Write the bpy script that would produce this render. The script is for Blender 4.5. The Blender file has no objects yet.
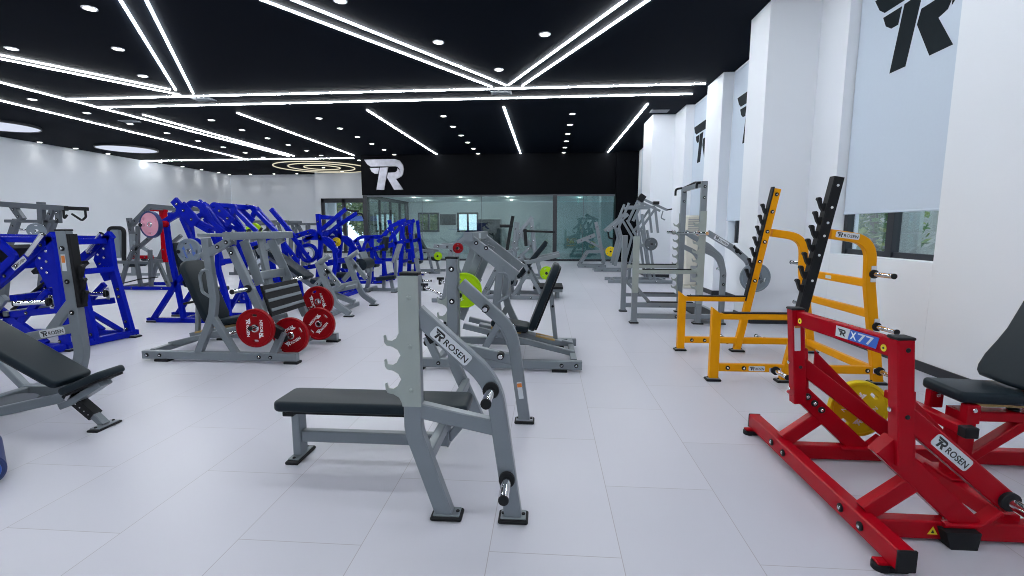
import bpy, bmesh, math, random
from mathutils import Vector, Matrix

C = bpy.context.scene.collection
S = bpy.context.scene

# ------------------------------------------------------------------ camera, world, exposure
CAM_H = 1.47
cam_data = bpy.data.cameras.new('camera')
cam_data.sensor_width = 36.0
cam_data.lens = 36.0 * 473.15 / 1024.0
cam_data.clip_start = 0.05
cam_data.clip_end = 200
cam = bpy.data.objects.new('camera', cam_data)
C.objects.link(cam)
cam.location = (0, 0, CAM_H)
cam.rotation_euler = (math.pi / 2 - 0.1262, 0, 0.07253)
S.camera = cam

world = bpy.data.worlds.new('sky')
S.world = world
world.use_nodes = True
world.node_tree.nodes['Background'].inputs[0].default_value = (0.72, 0.84, 1.0, 1)
world.node_tree.nodes['Background'].inputs[1].default_value = 2.4

S.view_settings.view_transform = 'Standard'
S.view_settings.look = 'None'
S.view_settings.gamma = 1
S.view_settings.use_curve_mapping = False
S.view_settings.exposure = 0.0
S.cycles.max_bounces = 8
S.cycles.diffuse_bounces = 4
S.cycles.glossy_bounces = 4
S.cycles.transmission_bounces = 6
S.cycles.transparent_max_bounces = 10
S.cycles.sample_clamp_indirect = 6
S.cycles.use_denoising = True
S.cycles.filter_width = 1.0
LED = 42.0           # emission of the linear ceiling lights
LED_ADDED = 66.0      # unseen strips added over the camera, stronger to brighten the foreground
SPOT = 11.0          # watts of each downlight that washes a wall

# ------------------------------------------------------------------ materials
def mat(name, col, rough=0.5, metal=0.0, spec=0.5, noise=0.0, nscale=6.0, bump=0.0, coat=0.0):
    m = bpy.data.materials.new(name)
    m.use_nodes = True
    nt = m.node_tree
    b = nt.nodes['Principled BSDF']
    b.inputs['Base Color'].default_value = (*col, 1)
    b.inputs['Roughness'].default_value = rough
    b.inputs['Metallic'].default_value = metal
    b.inputs['Specular IOR Level'].default_value = spec
    if coat:
        b.inputs['Coat Weight'].default_value = coat
        b.inputs['Coat Roughness'].default_value = 0.12
    if noise or bump:
        tc = nt.nodes.new('ShaderNodeTexCoord')
        n = nt.nodes.new('ShaderNodeTexNoise')
        n.inputs['Scale'].default_value = nscale
        n.inputs['Detail'].default_value = 4
        nt.links.new(tc.outputs['Object'], n.inputs['Vector'])
        if noise:
            r = nt.nodes.new('ShaderNodeMixRGB')
            r.inputs[1].default_value = (*[c * (1 - noise) for c in col], 1)
            r.inputs[2].default_value = (*[min(1, c * (1 + noise)) for c in col], 1)
            nt.links.new(n.outputs['Fac'], r.inputs[0])
            nt.links.new(r.outputs[0], b.inputs['Base Color'])
        if bump:
            bp = nt.nodes.new('ShaderNodeBump')
            bp.inputs['Strength'].default_value = bump
            bp.inputs['Distance'].default_value = 0.004
            nt.links.new(n.outputs['Fac'], bp.inputs['Height'])
            nt.links.new(bp.outputs[0], b.inputs['Normal'])
    return m

def emat(name, col, strength):
    m = bpy.data.materials.new(name)
    m.use_nodes = True
    nt = m.node_tree
    nt.nodes.remove(nt.nodes['Principled BSDF'])
    e = nt.nodes.new('ShaderNodeEmission')
    e.inputs[0].default_value = (*col, 1)
    e.inputs[1].default_value = strength
    nt.links.new(e.outputs[0], nt.nodes['Material Output'].inputs[0])
    return m

def glassmat(name, tint, refl):
    m = bpy.data.materials.new(name)
    m.use_nodes = True
    nt = m.node_tree
    nt.nodes.remove(nt.nodes['Principled BSDF'])
    t = nt.nodes.new('ShaderNodeBsdfTransparent')
    t.inputs[0].default_value = (*tint, 1)
    g = nt.nodes.new('ShaderNodeBsdfGlossy')
    g.inputs['Roughness'].default_value = 0.02
    g.inputs[0].default_value = (0.9, 0.97, 0.97, 1)
    mx = nt.nodes.new('ShaderNodeMixShader')
    lw = nt.nodes.new('ShaderNodeLayerWeight')
    lw.inputs[0].default_value = 0.35
    mr = nt.nodes.new('ShaderNodeMapRange')
    mr.inputs[3].default_value = refl
    mr.inputs[4].default_value = min(1, refl + 0.5)
    nt.links.new(lw.outputs['Facing'], mr.inputs[0])
    nt.links.new(mr.outputs[0], mx.inputs[0])
    nt.links.new(t.outputs[0], mx.inputs[1])
    nt.links.new(g.outputs[0], mx.inputs[2])
    nt.links.new(mx.outputs[0], nt.nodes['Material Output'].inputs[0])
    return m

def floor_material():
    m = mat('floor_tiles', (0.60, 0.60, 0.68), 0.36, 0, 0.4)
    nt = m.node_tree
    b = nt.nodes['Principled BSDF']
    tc = nt.nodes.new('ShaderNodeTexCoord')
    sep = nt.nodes.new('ShaderNodeSeparateXYZ')
    com = nt.nodes.new('ShaderNodeCombineXYZ')
    nt.links.new(tc.outputs['Object'], sep.inputs[0])
    ax = nt.nodes.new('ShaderNodeMath'); ax.operation = 'ADD'; ax.inputs[1].default_value = 60.415   # long side runs away from the camera
    ay = nt.nodes.new('ShaderNodeMath'); ay.operation = 'ADD'; ay.inputs[1].default_value = 59.65
    nt.links.new(sep.outputs['Y'], ax.inputs[0])
    nt.links.new(sep.outputs['X'], ay.inputs[0])
    nt.links.new(ax.outputs[0], com.inputs[0])
    nt.links.new(ay.outputs[0], com.inputs[1])
    br = nt.nodes.new('ShaderNodeTexBrick')
    br.offset = 0.5
    br.inputs['Scale'].default_value = 1.0
    br.inputs['Mortar Size'].default_value = 0.0022
    br.inputs['Mortar Smooth'].default_value = 0.3
    br.inputs['Brick Width'].default_value = 1.2
    br.inputs['Row Height'].default_value = 0.6
    br.inputs['Bias'].default_value = 0.0
    br.inputs['Color1'].default_value = (0.515, 0.520, 0.590, 1)
    br.inputs['Color2'].default_value = (0.545, 0.548, 0.618, 1)
    br.inputs['Mortar'].default_value = (0.36, 0.35, 0.38, 1)
    nt.links.new(com.outputs[0], br.inputs['Vector'])
    n = nt.nodes.new('ShaderNodeTexNoise')
    n.inputs['Scale'].default_value = 0.7
    n.inputs['Detail'].default_value = 5
    nt.links.new(tc.outputs['Object'], n.inputs['Vector'])
    mx = nt.nodes.new('ShaderNodeMixRGB'); mx.blend_type = 'MULTIPLY'; mx.inputs[0].default_value = 0.25
    rr = nt.nodes.new('ShaderNodeValToRGB')
    rr.color_ramp.elements[0].position = 0.3; rr.color_ramp.elements[0].color = (0.86, 0.84, 0.88, 1)
    rr.color_ramp.elements[1].position = 0.7; rr.color_ramp.elements[1].color = (1, 1, 1, 1)
    nt.links.new(n.outputs['Fac'], rr.inputs[0])
    nt.links.new(br.outputs['Color'], mx.inputs[1])
    nt.links.new(rr.outputs[0], mx.inputs[2])
    nt.links.new(mx.outputs[0], b.inputs['Base Color'])
    return m

M = {}
M['floor'] = floor_material()
M['wall'] = mat('white_wall_paint', (0.78, 0.815, 0.865), 0.7, noise=0.015, nscale=1.5)
M['ceiling'] = mat('black_ceiling_paint', (0.0043, 0.0066, 0.0115), 0.7, spec=0.03, noise=0.12, nscale=0.8)
M['fascia'] = mat('black_fascia_panel', (0.004, 0.0045, 0.006), 0.5, spec=0.03)
M['blind'] = mat('pale_blind_fabric', (0.56, 0.64, 0.74), 0.85, noise=0.02, nscale=30)
M['frame'] = mat('dark_window_frame', (0.012, 0.015, 0.022), 0.4)
M['print'] = mat('dark_print', (0.009, 0.014, 0.018), 0.6, spec=0.08, noise=0.5, nscale=2)
M['silver'] = mat('grey_powder_coat', (0.205, 0.235, 0.262), 0.36, 0.35, 0.5, noise=0.05, nscale=5)
M['dgrey'] = mat('dark_grey_powder_coat', (0.10, 0.115, 0.135), 0.4, 0.3, noise=0.05)
M['pale'] = mat('pale_guard_plate', (0.34, 0.385, 0.36), 0.42, 0.3, noise=0.05, nscale=12)
M['blue'] = mat('blue_powder_coat', (0.002, 0.010, 0.36), 0.24, 0.0, 0.14)
M['red'] = mat('red_powder_coat', (0.36, 0.002, 0.010), 0.27, 0.0, 0.13)
M['yellow'] = mat('yellow_powder_coat', (0.76, 0.32, 0.004), 0.36, 0.0, 0.09)
M['pad'] = mat('black_vinyl', (0.010, 0.018, 0.025), 0.42, 0, 0.17, bump=0.05, nscale=60)
M['grip'] = mat('black_rubber', (0.007, 0.008, 0.010), 0.6, spec=0.25)
M['chrome'] = mat('chrome', (0.72, 0.73, 0.75), 0.14, 1.0)
M['brass'] = mat('pale_wood_slat', (0.45, 0.30, 0.10), 0.5)
M['white'] = mat('white_print', (0.80, 0.82, 0.85), 0.5)
M['label'] = mat('white_label', (0.62, 0.66, 0.70), 0.45)
M['ink'] = mat('black_ink', (0.010, 0.011, 0.014), 0.5)
M['stickblue'] = mat('blue_sticker', (0.03, 0.12, 0.52), 0.35)
M['orange'] = mat('orange_print', (0.75, 0.22, 0.03), 0.5)
M['warn'] = mat('yellow_sticker', (0.80, 0.62, 0.02), 0.45)
M['pl_red'] = mat('red_plate_rubber', (0.26, 0.002, 0.006), 0.45, spec=0.12)
M['pl_yellow'] = mat('yellow_plate_rubber', (0.74, 0.55, 0.010), 0.45, spec=0.15)
M['pl_lime'] = mat('lime_plate_rubber', (0.34, 0.58, 0.003), 0.45, spec=0.15)
M['pl_grey'] = mat('grey_plate_rubber', (0.17, 0.21, 0.25), 0.5)
M['pl_dgrey'] = mat('dark_grey_plate_rubber', (0.075, 0.09, 0.105), 0.5)
M['pl_pink'] = mat('pink_plate_face', (0.72, 0.33, 0.42), 0.5)
M['pl_navy'] = mat('navy_plate_rim', (0.012, 0.03, 0.13), 0.5)
M['pl_white'] = mat('white_plate_face', (0.6, 0.65, 0.72), 0.5)
M['beige'] = mat('beige_plastic', (0.62, 0.60, 0.52), 0.45)
M['silver_logo'] = mat('brushed_steel_letters', (0.44, 0.44, 0.50), 0.38, 0.6, noise=0.35, nscale=5)
M['logo_pale'] = mat('pale_outline_print', (0.55, 0.61, 0.70), 0.8)
M['leaf'] = mat('leaf_green', (0.10, 0.21, 0.04), 0.6, noise=0.5, nscale=2)
M['leaf2'] = mat('yellow_leaf_green', (0.32, 0.40, 0.09), 0.6, noise=0.4, nscale=2)
M['bark'] = mat('bark', (0.10, 0.08, 0.06), 0.8)
M['paving'] = mat('outdoor_paving', (0.16, 0.15, 0.14), 0.8, noise=0.1)
M['banner'] = mat('blue_hoarding', (0.03, 0.12, 0.55), 0.6)
M['render'] = mat('pale_outdoor_wall', (0.55, 0.55, 0.50), 0.8, noise=0.06)
M['strip'] = emat('led_light', (0.93, 0.97, 1.0), LED)
M['strip_added'] = emat('led_light_added', (0.93, 0.97, 1.0), LED_ADDED)  # only for the added strips out of view, brighter than the visible ones
M['lens'] = emat('downlight_lens', (1.0, 0.98, 0.92), 14.0)
M['panel'] = emat('round_light_diffuser', (0.74, 0.80, 0.95), 0.95)
M['ringlight'] = emat('warm_led_ring', (1.0, 0.93, 0.72), 0.75)
M['spacer'] = mat('dull_metal_grille', (0.30, 0.32, 0.34), 0.5, 0.4)
M['glass'] = glassmat('clear_partition_glass', (0.66, 0.75, 0.73), 0.07)
M['glass_green'] = glassmat('green_tinted_glass', (0.40, 0.62, 0.61), 0.16)
M['glass_win'] = glassmat('window_glass', (0.92, 0.96, 0.96), 0.035)
M['screen'] = mat('dark_screen', (0.02, 0.024, 0.03), 0.2)
M['skin'] = mat('skin', (0.45, 0.26, 0.18), 0.6)

# ------------------------------------------------------------------ mesh helpers
def V(*a):
    return Vector(a[0] if len(a) == 1 else a)

def fillet(pts, r, n=7):
    """round the inner corners of a polyline"""
    pts = [V(p) for p in pts]
    if r <= 0 or len(pts) < 3:
        return pts
    out = [pts[0]]
    for i in range(1, len(pts) - 1):
        a, b, c = pts[i - 1], pts[i], pts[i + 1]
        u, w = (a - b), (c - b)
        lu, lw = u.length, w.length
        u.normalize(); w.normalize()
        ang = u.angle(w)
        if ang > math.pi - 0.05:
            out.append(b); continue
        d = min(r / math.tan(ang / 2), lu * 0.48, lw * 0.48)
        p0, p1 = b + u * d, b + w * d
        for k in range(n + 1):
            t = k / n
            out.append(p0 * (1 - t) ** 2 + b * 2 * t * (1 - t) + p1 * t * t)
    out.append(pts[-1])
    return out

class MB:
    """collects shapes into one mesh"""
    def __init__(s):
        s.bm = bmesh.new()
        s.mats = []
    def mi(s, m):
        if m not in s.mats:
            s.mats.append(m)
        return s.mats.index(m)
    def face(s, vs, m):
        try:
            f = s.bm.faces.new(vs)
            f.material_index = s.mi(m)
            return f
        except ValueError:
            return None
    def rings(s, rings, m, closed=True, cap=True):
        """skin a list of vertex rings"""
        R = [[s.bm.verts.new(p) for p in r] for r in rings]
        n = len(R[0])
        for a, b in zip(R, R[1:]):
            for i in range(n if closed else n - 1):
                j = (i + 1) % n
                s.face([a[i], a[j], b[j], b[i]], m)
        if cap:
            s.face(list(reversed(R[0])), m)
            s.face(R[-1], m)
        return s
    def beam(s, pts, w, h, m, r=0.0, side=None, ch=0.006):
        """rectangular tube swept along pts: w along `side`, h across it"""
        pts = fillet(pts, r)
        P = [V(p) for p in pts]
        if side is None:
            d = (P[-1] - P[0]).normalized()
            side = V(0, 1, 0) if abs(d.y) < 0.8 else V(0, 0, 1)
        side = V(side).normalized()
        ch = min(ch, w * 0.3, h * 0.3)
        a, b = w / 2, h / 2
        prof = [(-a + ch, -b), (a - ch, -b), (a, -b + ch), (a, b - ch), (a - ch, b), (-a + ch, b), (-a, b - ch), (-a, -b + ch)]
        rings = []
        for i, p in enumerate(P):
            t0 = (P[i] - P[i - 1]).normalized() if i else None
            t1 = (P[i + 1] - P[i]).normalized() if i < len(P) - 1 else None
            t = (t0 + t1).normalized() if t0 and t1 else (t0 or t1)
            nrm = side.cross(t).normalized()
            sd = t.cross(nrm).normalized()
            k = 1 / max(0.35, math.cos(0.5 * t0.angle(t1))) if t0 and t1 else 1
            rings.append([p + sd * u + nrm * (v * k) for u, v in prof])
        return s.rings(rings, m)
    def box(s, c, d, m, rot=None, ch=0.004):
        c, d = V(c), V(d)
        R = rot if rot is not None else Matrix.Identity(3)
        ch = min(ch, min(d) * 0.3)
        x, y, z = d / 2
        def ring(zz, ins):
            X, Y = x - ins, y - ins
            k = max(ch - ins, ch * 0.3)
            return [c + R @ V(*p, zz) for p in ((-X + k, -Y), (X - k, -Y), (X, -Y + k), (X, Y - k), (X - k, Y), (-X + k, Y), (-X, Y - k), (-X, -Y + k))]
        return s.rings([ring(-z, ch), ring(-z + ch, 0), ring(z - ch, 0), ring(z, ch)], m)
    def quadbox(s, x0, x1, y0, y1, z0, z1, m):
        return s.box(((x0 + x1) / 2, (y0 + y1) / 2, (z0 + z1) / 2), (abs(x1 - x0), abs(y1 - y0), abs(z1 - z0)), m, ch=0.002)
    def tube(s, pts, r, m, fr=0.0, n=12):
        P = fillet(pts, fr)
        t = (P[1] - P[0]).normalized()
        u = t.orthogonal().normalized()
        rings = []
        for i, p in enumerate(P):
            t0 = (P[i] - P[i - 1]).normalized() if i else None
            t1 = (P[i + 1] - P[i]).normalized() if i < len(P) - 1 else None
            tt = (t0 + t1).normalized() if t0 and t1 else (t0 or t1)
            u = (u - tt * u.dot(tt)).normalized()
            w = tt.cross(u)
            rings.append([p + (u * math.cos(q) + w * math.sin(q)) * r for q in [2 * math.pi * k / n for k in range(n)]])
        return s.rings(rings, m)
    def lathe(s, o, ax, prof, m, n=28, cap=True):
        """prof: (distance along axis, radius)"""
        o, ax = V(o), V(ax).normalized()
        u = ax.orthogonal().normalized(); w = ax.cross(u)
        rings = [[o + ax * t + (u * math.cos(q) + w * math.sin(q)) * max(r, 1e-4) for q in [2 * math.pi * k / n for k in range(n)]] for t, r in prof]
        return s.rings(rings, m, cap=cap)
    def cyl(s, a, b, r, m, n=18, ch=0.003):
        a, b = V(a), V(b); L = (b - a).length
        ch = min(ch, r * 0.4, L * 0.3)
        return s.lathe(a, b - a, [(0, r - ch), (ch, r), (L - ch, r), (L, r - ch)], m, n)
    def ball(s, c, r, m, n=14, k=8, sc=(1, 1, 1)):
        c = V(c)
        rings = []
        for i in range(k + 1):
            a = math.pi * i / k
            rr = max(math.sin(a), 1e-3) * r
            rings.append([c + V(rr * math.cos(q) * sc[0], rr * math.sin(q) * sc[1], -math.cos(a) * r * sc[2]) for q in [2 * math.pi * j / n for j in range(n)]])
        return s.rings(rings, m)
    def prism(s, poly, o, U, W, N, t, m):
        """polygon (u, v) in the frame o, U, W extruded by t along N"""
        o, U, W, N = V(o), V(U), V(W), V(N).normalized()
        a = [o + U * p[0] + W * p[1] for p in poly]
        b = [p + N * t for p in a]
        if U.cross(W).dot(N) < 0:
            a.reverse(); b.reverse()
        return s.rings([a, b], m)
    def cushion(s, outline, o, U, W, N, t, m, rd=0.015):
        """padded shape: outline (u, v) with rounded edges, thickness t along N"""
        o, U, W, N = V(o), V(U).normalized(), V(W).normalized(), V(N).normalized()
        pts = [Vector((p[0], p[1])) for p in outline]
        area = sum(a.x * b.y - b.x * a.y for a, b in zip(pts, pts[1:] + pts[:1]))
        if area < 0:
            pts.reverse()
        n = len(pts)
        nrm = []
        for i in range(n):
            e0 = (pts[i] - pts[i - 1]); e1 = (pts[(i + 1) % n] - pts[i])
            e0.normalize(); e1.normalize()
            q = Vector((e0.y, -e0.x)) + Vector((e1.y, -e1.x))
            nrm.append(q.normalized())
        rings = []
        rd = min(rd, t * 0.49)
        for k in range(5):
            a = math.pi / 2 * k / 4
            rings.append((rd * (1 - math.sin(a)), rd * (1 - math.cos(a))))
        lay = [(i, z) for i, z in rings] + [(i, t - z) for i, z in reversed(rings)]
        out = []
        flip = U.cross(W).dot(N) < 0
        for ins, z in lay:
            r = [o + U * (p.x - q.x * ins) + W * (p.y - q.y * ins) + N * z for p, q in zip(pts, nrm)]
            if flip:
                r.reverse()
            out.append(r)
        return s.rings(out, m)
    def mesh(s, me, mtx, m):
        """append another mesh"""
        b2 = bmesh.new(); b2.from_mesh(me); b2.transform(mtx)
        idx = s.mi(m)
        vm = {v: s.bm.verts.new(v.co) for v in b2.verts}
        for f in b2.faces:
            try:
                g = s.bm.faces.new([vm[v] for v in f.verts]); g.material_index = idx
            except ValueError:
                pass
        b2.free()
        return s
    def build(s, name, parent=None, origin=(0, 0, 0), sharp=32):
        me = bpy.data.meshes.new(name)
        bmesh.ops.recalc_face_normals(s.bm, faces=s.bm.faces)
        bmesh.ops.translate(s.bm, verts=s.bm.verts, vec=-V(origin))
        s.bm.to_mesh(me); s.bm.free()
        for m in s.mats:
            me.materials.append(M[m])
        me.shade_smooth()
        me.set_sharp_from_angle(angle=math.radians(sharp))
        o = bpy.data.objects.new(name, me)
        C.objects.link(o)
        if parent is not None:
            o.parent = parent
        return o

def rrect(w, h, r, n=5, cx=0.0, cy=0.0):
    """rounded rectangle outline"""
    r = min(r, w * 0.49, h * 0.49)
    out = []
    for sx, sy, a0 in ((1, 1, 0), (-1, 1, 90), (-1, -1, 180), (1, -1, 270)):
        for k in range(n + 1):
            a = math.radians(a0 + 90 * k / n)
            out.append((cx + sx * (w / 2 - r) + r * math.cos(a), cy + sy * (h / 2 - r) + r * math.sin(a)))
    return out

def tag(o, label, cat, group=None, kind=None):
    o['label'] = label
    o['category'] = cat
    if group:
        o['group'] = group
    if kind:
        o['kind'] = kind
    return o

def struct(o, label=None):
    o['kind'] = 'structure'
    if label:
        o['label'] = label
    return o

class Thing:
    """an Empty at the thing's base; parts are given in world metres"""
    def __init__(s, name, label, cat, loc, group=None):
        s.loc = V(loc)
        s.root = bpy.data.objects.new(name, None)
        s.root.empty_display_size = 0.2
        s.root.location = s.loc
        C.objects.link(s.root)
        tag(s.root, label, cat, group)
    def part(s, name, mb, parent=None, label=None):
        o = mb.build(name, parent or s.root, s.loc)
        if label:
            o['label'] = label
        return o

def dup(root, loc, label=None, group=None, rz=None):
    r = root.copy(); C.objects.link(r)
    r.location = loc
    if rz is not None:
        r.rotation_euler = (0, 0, rz)
    if label:
        r['label'] = label
    if group:
        r['group'] = group
    for ch in list(root.children):
        c = ch.copy(); C.objects.link(c); c.parent = r
        for g in ch.children:
            d = g.copy(); C.objects.link(d); d.parent = c
    return r

TXT = {}
def text_mesh(txt):
    """flat letters, one unit high, lower left at the origin"""
    if txt in TXT:
        return TXT[txt]
    cu = bpy.data.curves.new('letters', 'FONT')
    cu.body = txt
    cu.size = 1.0 / 0.70
    cu.extrude = 0.02
    cu.offset = 0.02
    cu.resolution_u = 3
    o = bpy.data.objects.new('letters', cu)
    me = bpy.data.meshes.new_from_object(o)
    bpy.data.objects.remove(o)
    bpy.data.curves.remove(cu)
    xs = [v.co.x for v in me.vertices]; ys = [v.co.y for v in me.vertices]
    me.transform(Matrix.Translation((-min(xs), -min(ys), 0)))
    TXT[txt] = (me, max(xs) - min(xs), max(ys) - min(ys))
    return TXT[txt]

def frame_mtx(o, U, W, N, su, sw, sn):
    U, W, N = V(U).normalized() * su, V(W).normalized() * sw, V(N).normalized() * sn
    return Matrix(((U.x, W.x, N.x, o[0]), (U.y, W.y, N.y, o[1]), (U.z, W.z, N.z, o[2]), (0, 0, 0, 1)))

def put_text(mb, txt, o, U, W, height, width, m, t=0.001):
    me, w, h = text_mesh(txt)
    N = V(U).cross(V(W))
    mb.mesh(me, frame_mtx(o, U, W, N, width / w, height / h, t / 0.02), m)

LOGO = [
    [(65, 118), (430, 115), (485, 132), (522, 180), (530, 235), (518, 290), (490, 320), (490, 260), (480, 225), (455, 200), (430, 195), (135, 195), (100, 170)],
    [(455, 220), (480, 240), (488, 300), (475, 325), (435, 338), (515, 460), (410, 462), (330, 320), (345, 268), (430, 265), (455, 245)],
    [(250, 210), (345, 207), (290, 462), (200, 462)],
    [(128, 212), (238, 212), (225, 278), (185, 278), (150, 255)],
]
LOGO = [[((x - 65) / 347.0, (462 - y) / 347.0) for x, y in p] for p in LOGO]

def put_logo(mb, o, U, W, h, m, t=0.001, sx=1.0):
    U, W = V(U).normalized(), V(W).normalized()
    N = U.cross(W)
    for p in LOGO:
        mb.prism([(x * h * sx, y * h) for x, y in p], o, U, W, N, t, m)

def name_plate(th, parent, c, U, N, L, h):
    """white sticker with the black monogram and the maker's name"""
    U, N = V(U).normalized(), V(N).normalized()
    W = N.cross(U)
    c = V(c)
    mb = MB()
    mb.prism(rrect(L, h, h * 0.25), c, U, W, N, 0.002, 'label')
    o = c + N * 0.002
    put_logo(mb, o - U * (L * 0.46) - W * (h * 0.36), U, W, h * 0.72, 'ink', 0.0008)
    put_text(mb, 'ROSEN', o - U * (L * 0.46 - h * 1.15) - W * (h * 0.30), U, W, h * 0.50, L * 0.92 - h * 1.2, 'ink', 0.0008)
    p = th.part('name_plate', mb, parent)
    p['label'] = 'white name sticker with black letters'
    return p

def curve_plate(outer, holes, t, bevel):
    """solid disc with real holes"""
    cu = bpy.data.curves.new('disc', 'CURVE')
    cu.dimensions = '2D'
    cu.fill_mode = 'BOTH'
    cu.extrude = t / 2 - bevel
    cu.bevel_depth = bevel
    cu.bevel_resolution = 1
    for loop in [outer] + holes:
        sp = cu.splines.new('POLY')
        sp.points.add(len(loop) - 1)
        for q, p in zip(sp.points, loop):
            q.co = (p[0], p[1], 0, 1)
        sp.use_cyclic_u = True
    o = bpy.data.objects.new('disc', cu)
    me = bpy.data.meshes.new_from_object(o)
    bpy.data.objects.remove(o); bpy.data.curves.remove(cu)
    return me

def circ(r, n=48, cx=0, cy=0):
    return [(cx + r * math.cos(2 * math.pi * k / n), cy + r * math.sin(2 * math.pi * k / n)) for k in range(n)]

DISCS = {}
def weight_plate(c, ax, R, t, face, label, rim=None, slots=3, rot=0.0, ink='white', group=None, letters=True, cat='weight plate'):
    """grip plate; c is the middle of the disc, ax the way its lettered face looks"""
    key = (round(R, 3), round(t, 3), slots, rim is None)
    if key not in DISCS:
        holes = [circ(0.026, 20)]
        for k in range(slots):
            a = 2 * math.pi * k / slots + math.pi / 2
            w = R * (0.34 if slots <= 3 else 0.24)
            ca, sa = math.cos(a), math.sin(a)
            loop = rrect(w, R * 0.16, R * 0.08, 4)
            holes.append([(ca * R * 0.66 - sa * p[0] - ca * p[1], sa * R * 0.66 + ca * p[0] - sa * p[1]) for p in loop])
        DISCS[key] = curve_plate(circ(R * 0.965, 56), holes, t * 0.72, 0.003)
    ax = V(ax).normalized()
    up = V(0, 0, 1) if abs(ax.z) < 0.9 else V(0, 1, 0)
    U = up.cross(ax).normalized(); W = ax.cross(U)
    U2 = U * math.cos(rot) + W * math.sin(rot); W2 = ax.cross(U2)
    c = V(c)
    th = Thing('weight_plate', label, cat, c, group)
    mb = MB()
    mb.mesh(DISCS[key], frame_mtx(c, U2, W2, ax, 1, 1, 1), face)
    rm = rim or face
    # raised rim
    mb.lathe(c, ax, [(-t / 2, R * 0.90), (-t / 2 + 0.004, R * 0.88), (-t / 2, R * 0.97), (-t / 2 + 0.005, R), (t / 2 - 0.005, R), (t / 2, R * 0.97), (t / 2, R * 0.90), (t / 2 - 0.006, R * 0.87)], rm, 56, cap=False)
    if letters:
        z = t * 0.36 + 0.0002
        h = R * 0.19
        for sg in (1, -1):
            o = c + ax * z + U2 * (sg * R * 0.44) - W2 * (sg * R * 0.52)
            put_logo(mb, o, W2 * sg, -U2 * sg, h * 1.2, ink, 0.001)
            put_text(mb, 'ROSEN', o + W2 * (sg * h * 1.8), W2 * sg, -U2 * sg, h * 0.8, R * 0.62, ink, 0.001)
    th.part('disc', mb)
    hb = MB()
    hb.lathe(c, ax, [(-t / 2 - 0.002, 0.026), (-t / 2 - 0.002, R * 0.2), (t * 0.36, R * 0.22), (t / 2 + 0.002, R * 0.19), (t / 2 + 0.003, 0.03), (t / 2 - 0.004, 0.026)], 'chrome', 24, cap=False)
    th.part('hub_ring', hb, label='steel ring round the bore')
    return th

def storage_peg(th, parent, a, b, r=0.024, name='storage_peg', sleeve=True):
    """chrome plate peg with a black flange and a black end cap"""
    a, b = V(a), V(b)
    d = (b - a).normalized()
    mb = MB()
    if sleeve:
        mb.cyl(a, a + d * 0.022, r * 1.75, 'grip')
    mb.cyl(a + d * 0.02 if sleeve else a, b - d * 0.012, r, 'chrome')
    mb.cyl(b - d * 0.014, b, r * 1.08, 'grip')
    return th.part(name, mb, parent)

def foot(th, parent, c, L, W, ax='x', h=0.022):
    """steel foot plate in a rubber shoe"""
    c = V(c)
    d = (L, W) if ax == 'x' else (W, L)
    mb = MB()
    mb.box(c + V(0, 0, h / 2), (d[0], d[1], h), 'grip', ch=0.006)
    mb.box(c + V(0, 0, h + 0.004), (d[0] * 0.84, d[1] * 0.8, 0.008), 'silver')
    for s in (-1, 1):
        o = c + V(d[0] * 0.34 * s if ax == 'x' else 0, d[1] * 0.34 * s if ax == 'y' else 0, h + 0.007)
        mb.cyl(o, o + V(0, 0, 0.008), 0.010, 'grip', 10)
    return th.part('foot', mb, parent)

def bolts(mb, pts, N, r=0.021):
    N = V(N).normalized()
    for p in pts:
        p = V(p)
        mb.lathe(p, N, [(-0.002, r), (0.006, r), (0.009, r * 0.8), (0.006, r * 0.55)], 'grip', 14)
        mb.lathe(p, N, [(0.0, r * 0.5), (0.010, r * 0.5), (0.013, r * 0.3)], 'chrome', 10)

def pad_box(th, name, p0, p1, width, t, ymid, parent=None, rd=0.02, corner=0.05, m='pad', lower=True):
    """cushion whose upper face runs from p0 to p1 (x, z) at the middle y"""
    a, b = V(p0[0], ymid, p0[1]), V(p1[0], ymid, p1[1])
    U = (b - a); L = U.length; U.normalize()
    N = V(0, -1, 0).cross(U)
    if N.z < 0:
        N = -N
    W = V(0, 1, 0)
    mb = MB()
    mb.cushion(rrect(L, width, corner), (a + b) / 2 - N * t, U, W, N, t, m, rd)
    if lower:
        mb.cushion(rrect(L * 0.9, width * 0.86, corner * 0.8), (a + b) / 2 - N * (t + 0.014), U, W, N, 0.016, 'grip', 0.003)
    return th.part(name, mb, parent)
# ------------------------------------------------------------------ the room
Z = 4.70                         # ceiling height
K = 1.032                        # ceiling grid, metres
XL, XR = -19.45, 3.88
YB, YF, YG = -4.5, 28.4, 21.15   # wall behind the camera, far white wall, glass partition

def slab(name, x0, x1, y0, y1, z0, z1, m, label=None, parent=None):
    mb = MB(); mb.quadbox(x0, x1, y0, y1, z0, z1, m)
    o = mb.build(name, parent)
    if parent is None:
        struct(o, label)
    return o

slab('floor', XL - 0.3, XR + 0.6, YB - 0.3, YF + 2.0, -0.12, 0.0, 'floor')
slab('ceiling', XL - 0.3, XR + 0.6, YB - 0.3, YF + 2.0, Z, Z + 0.15, 'ceiling')
slab('wall_left', XL - 0.25, XL, YB, YF, 0, Z, 'wall')
slab('wall_rear', XL, XR, YB - 0.2, YB, 0, Z, 'wall')

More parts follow.
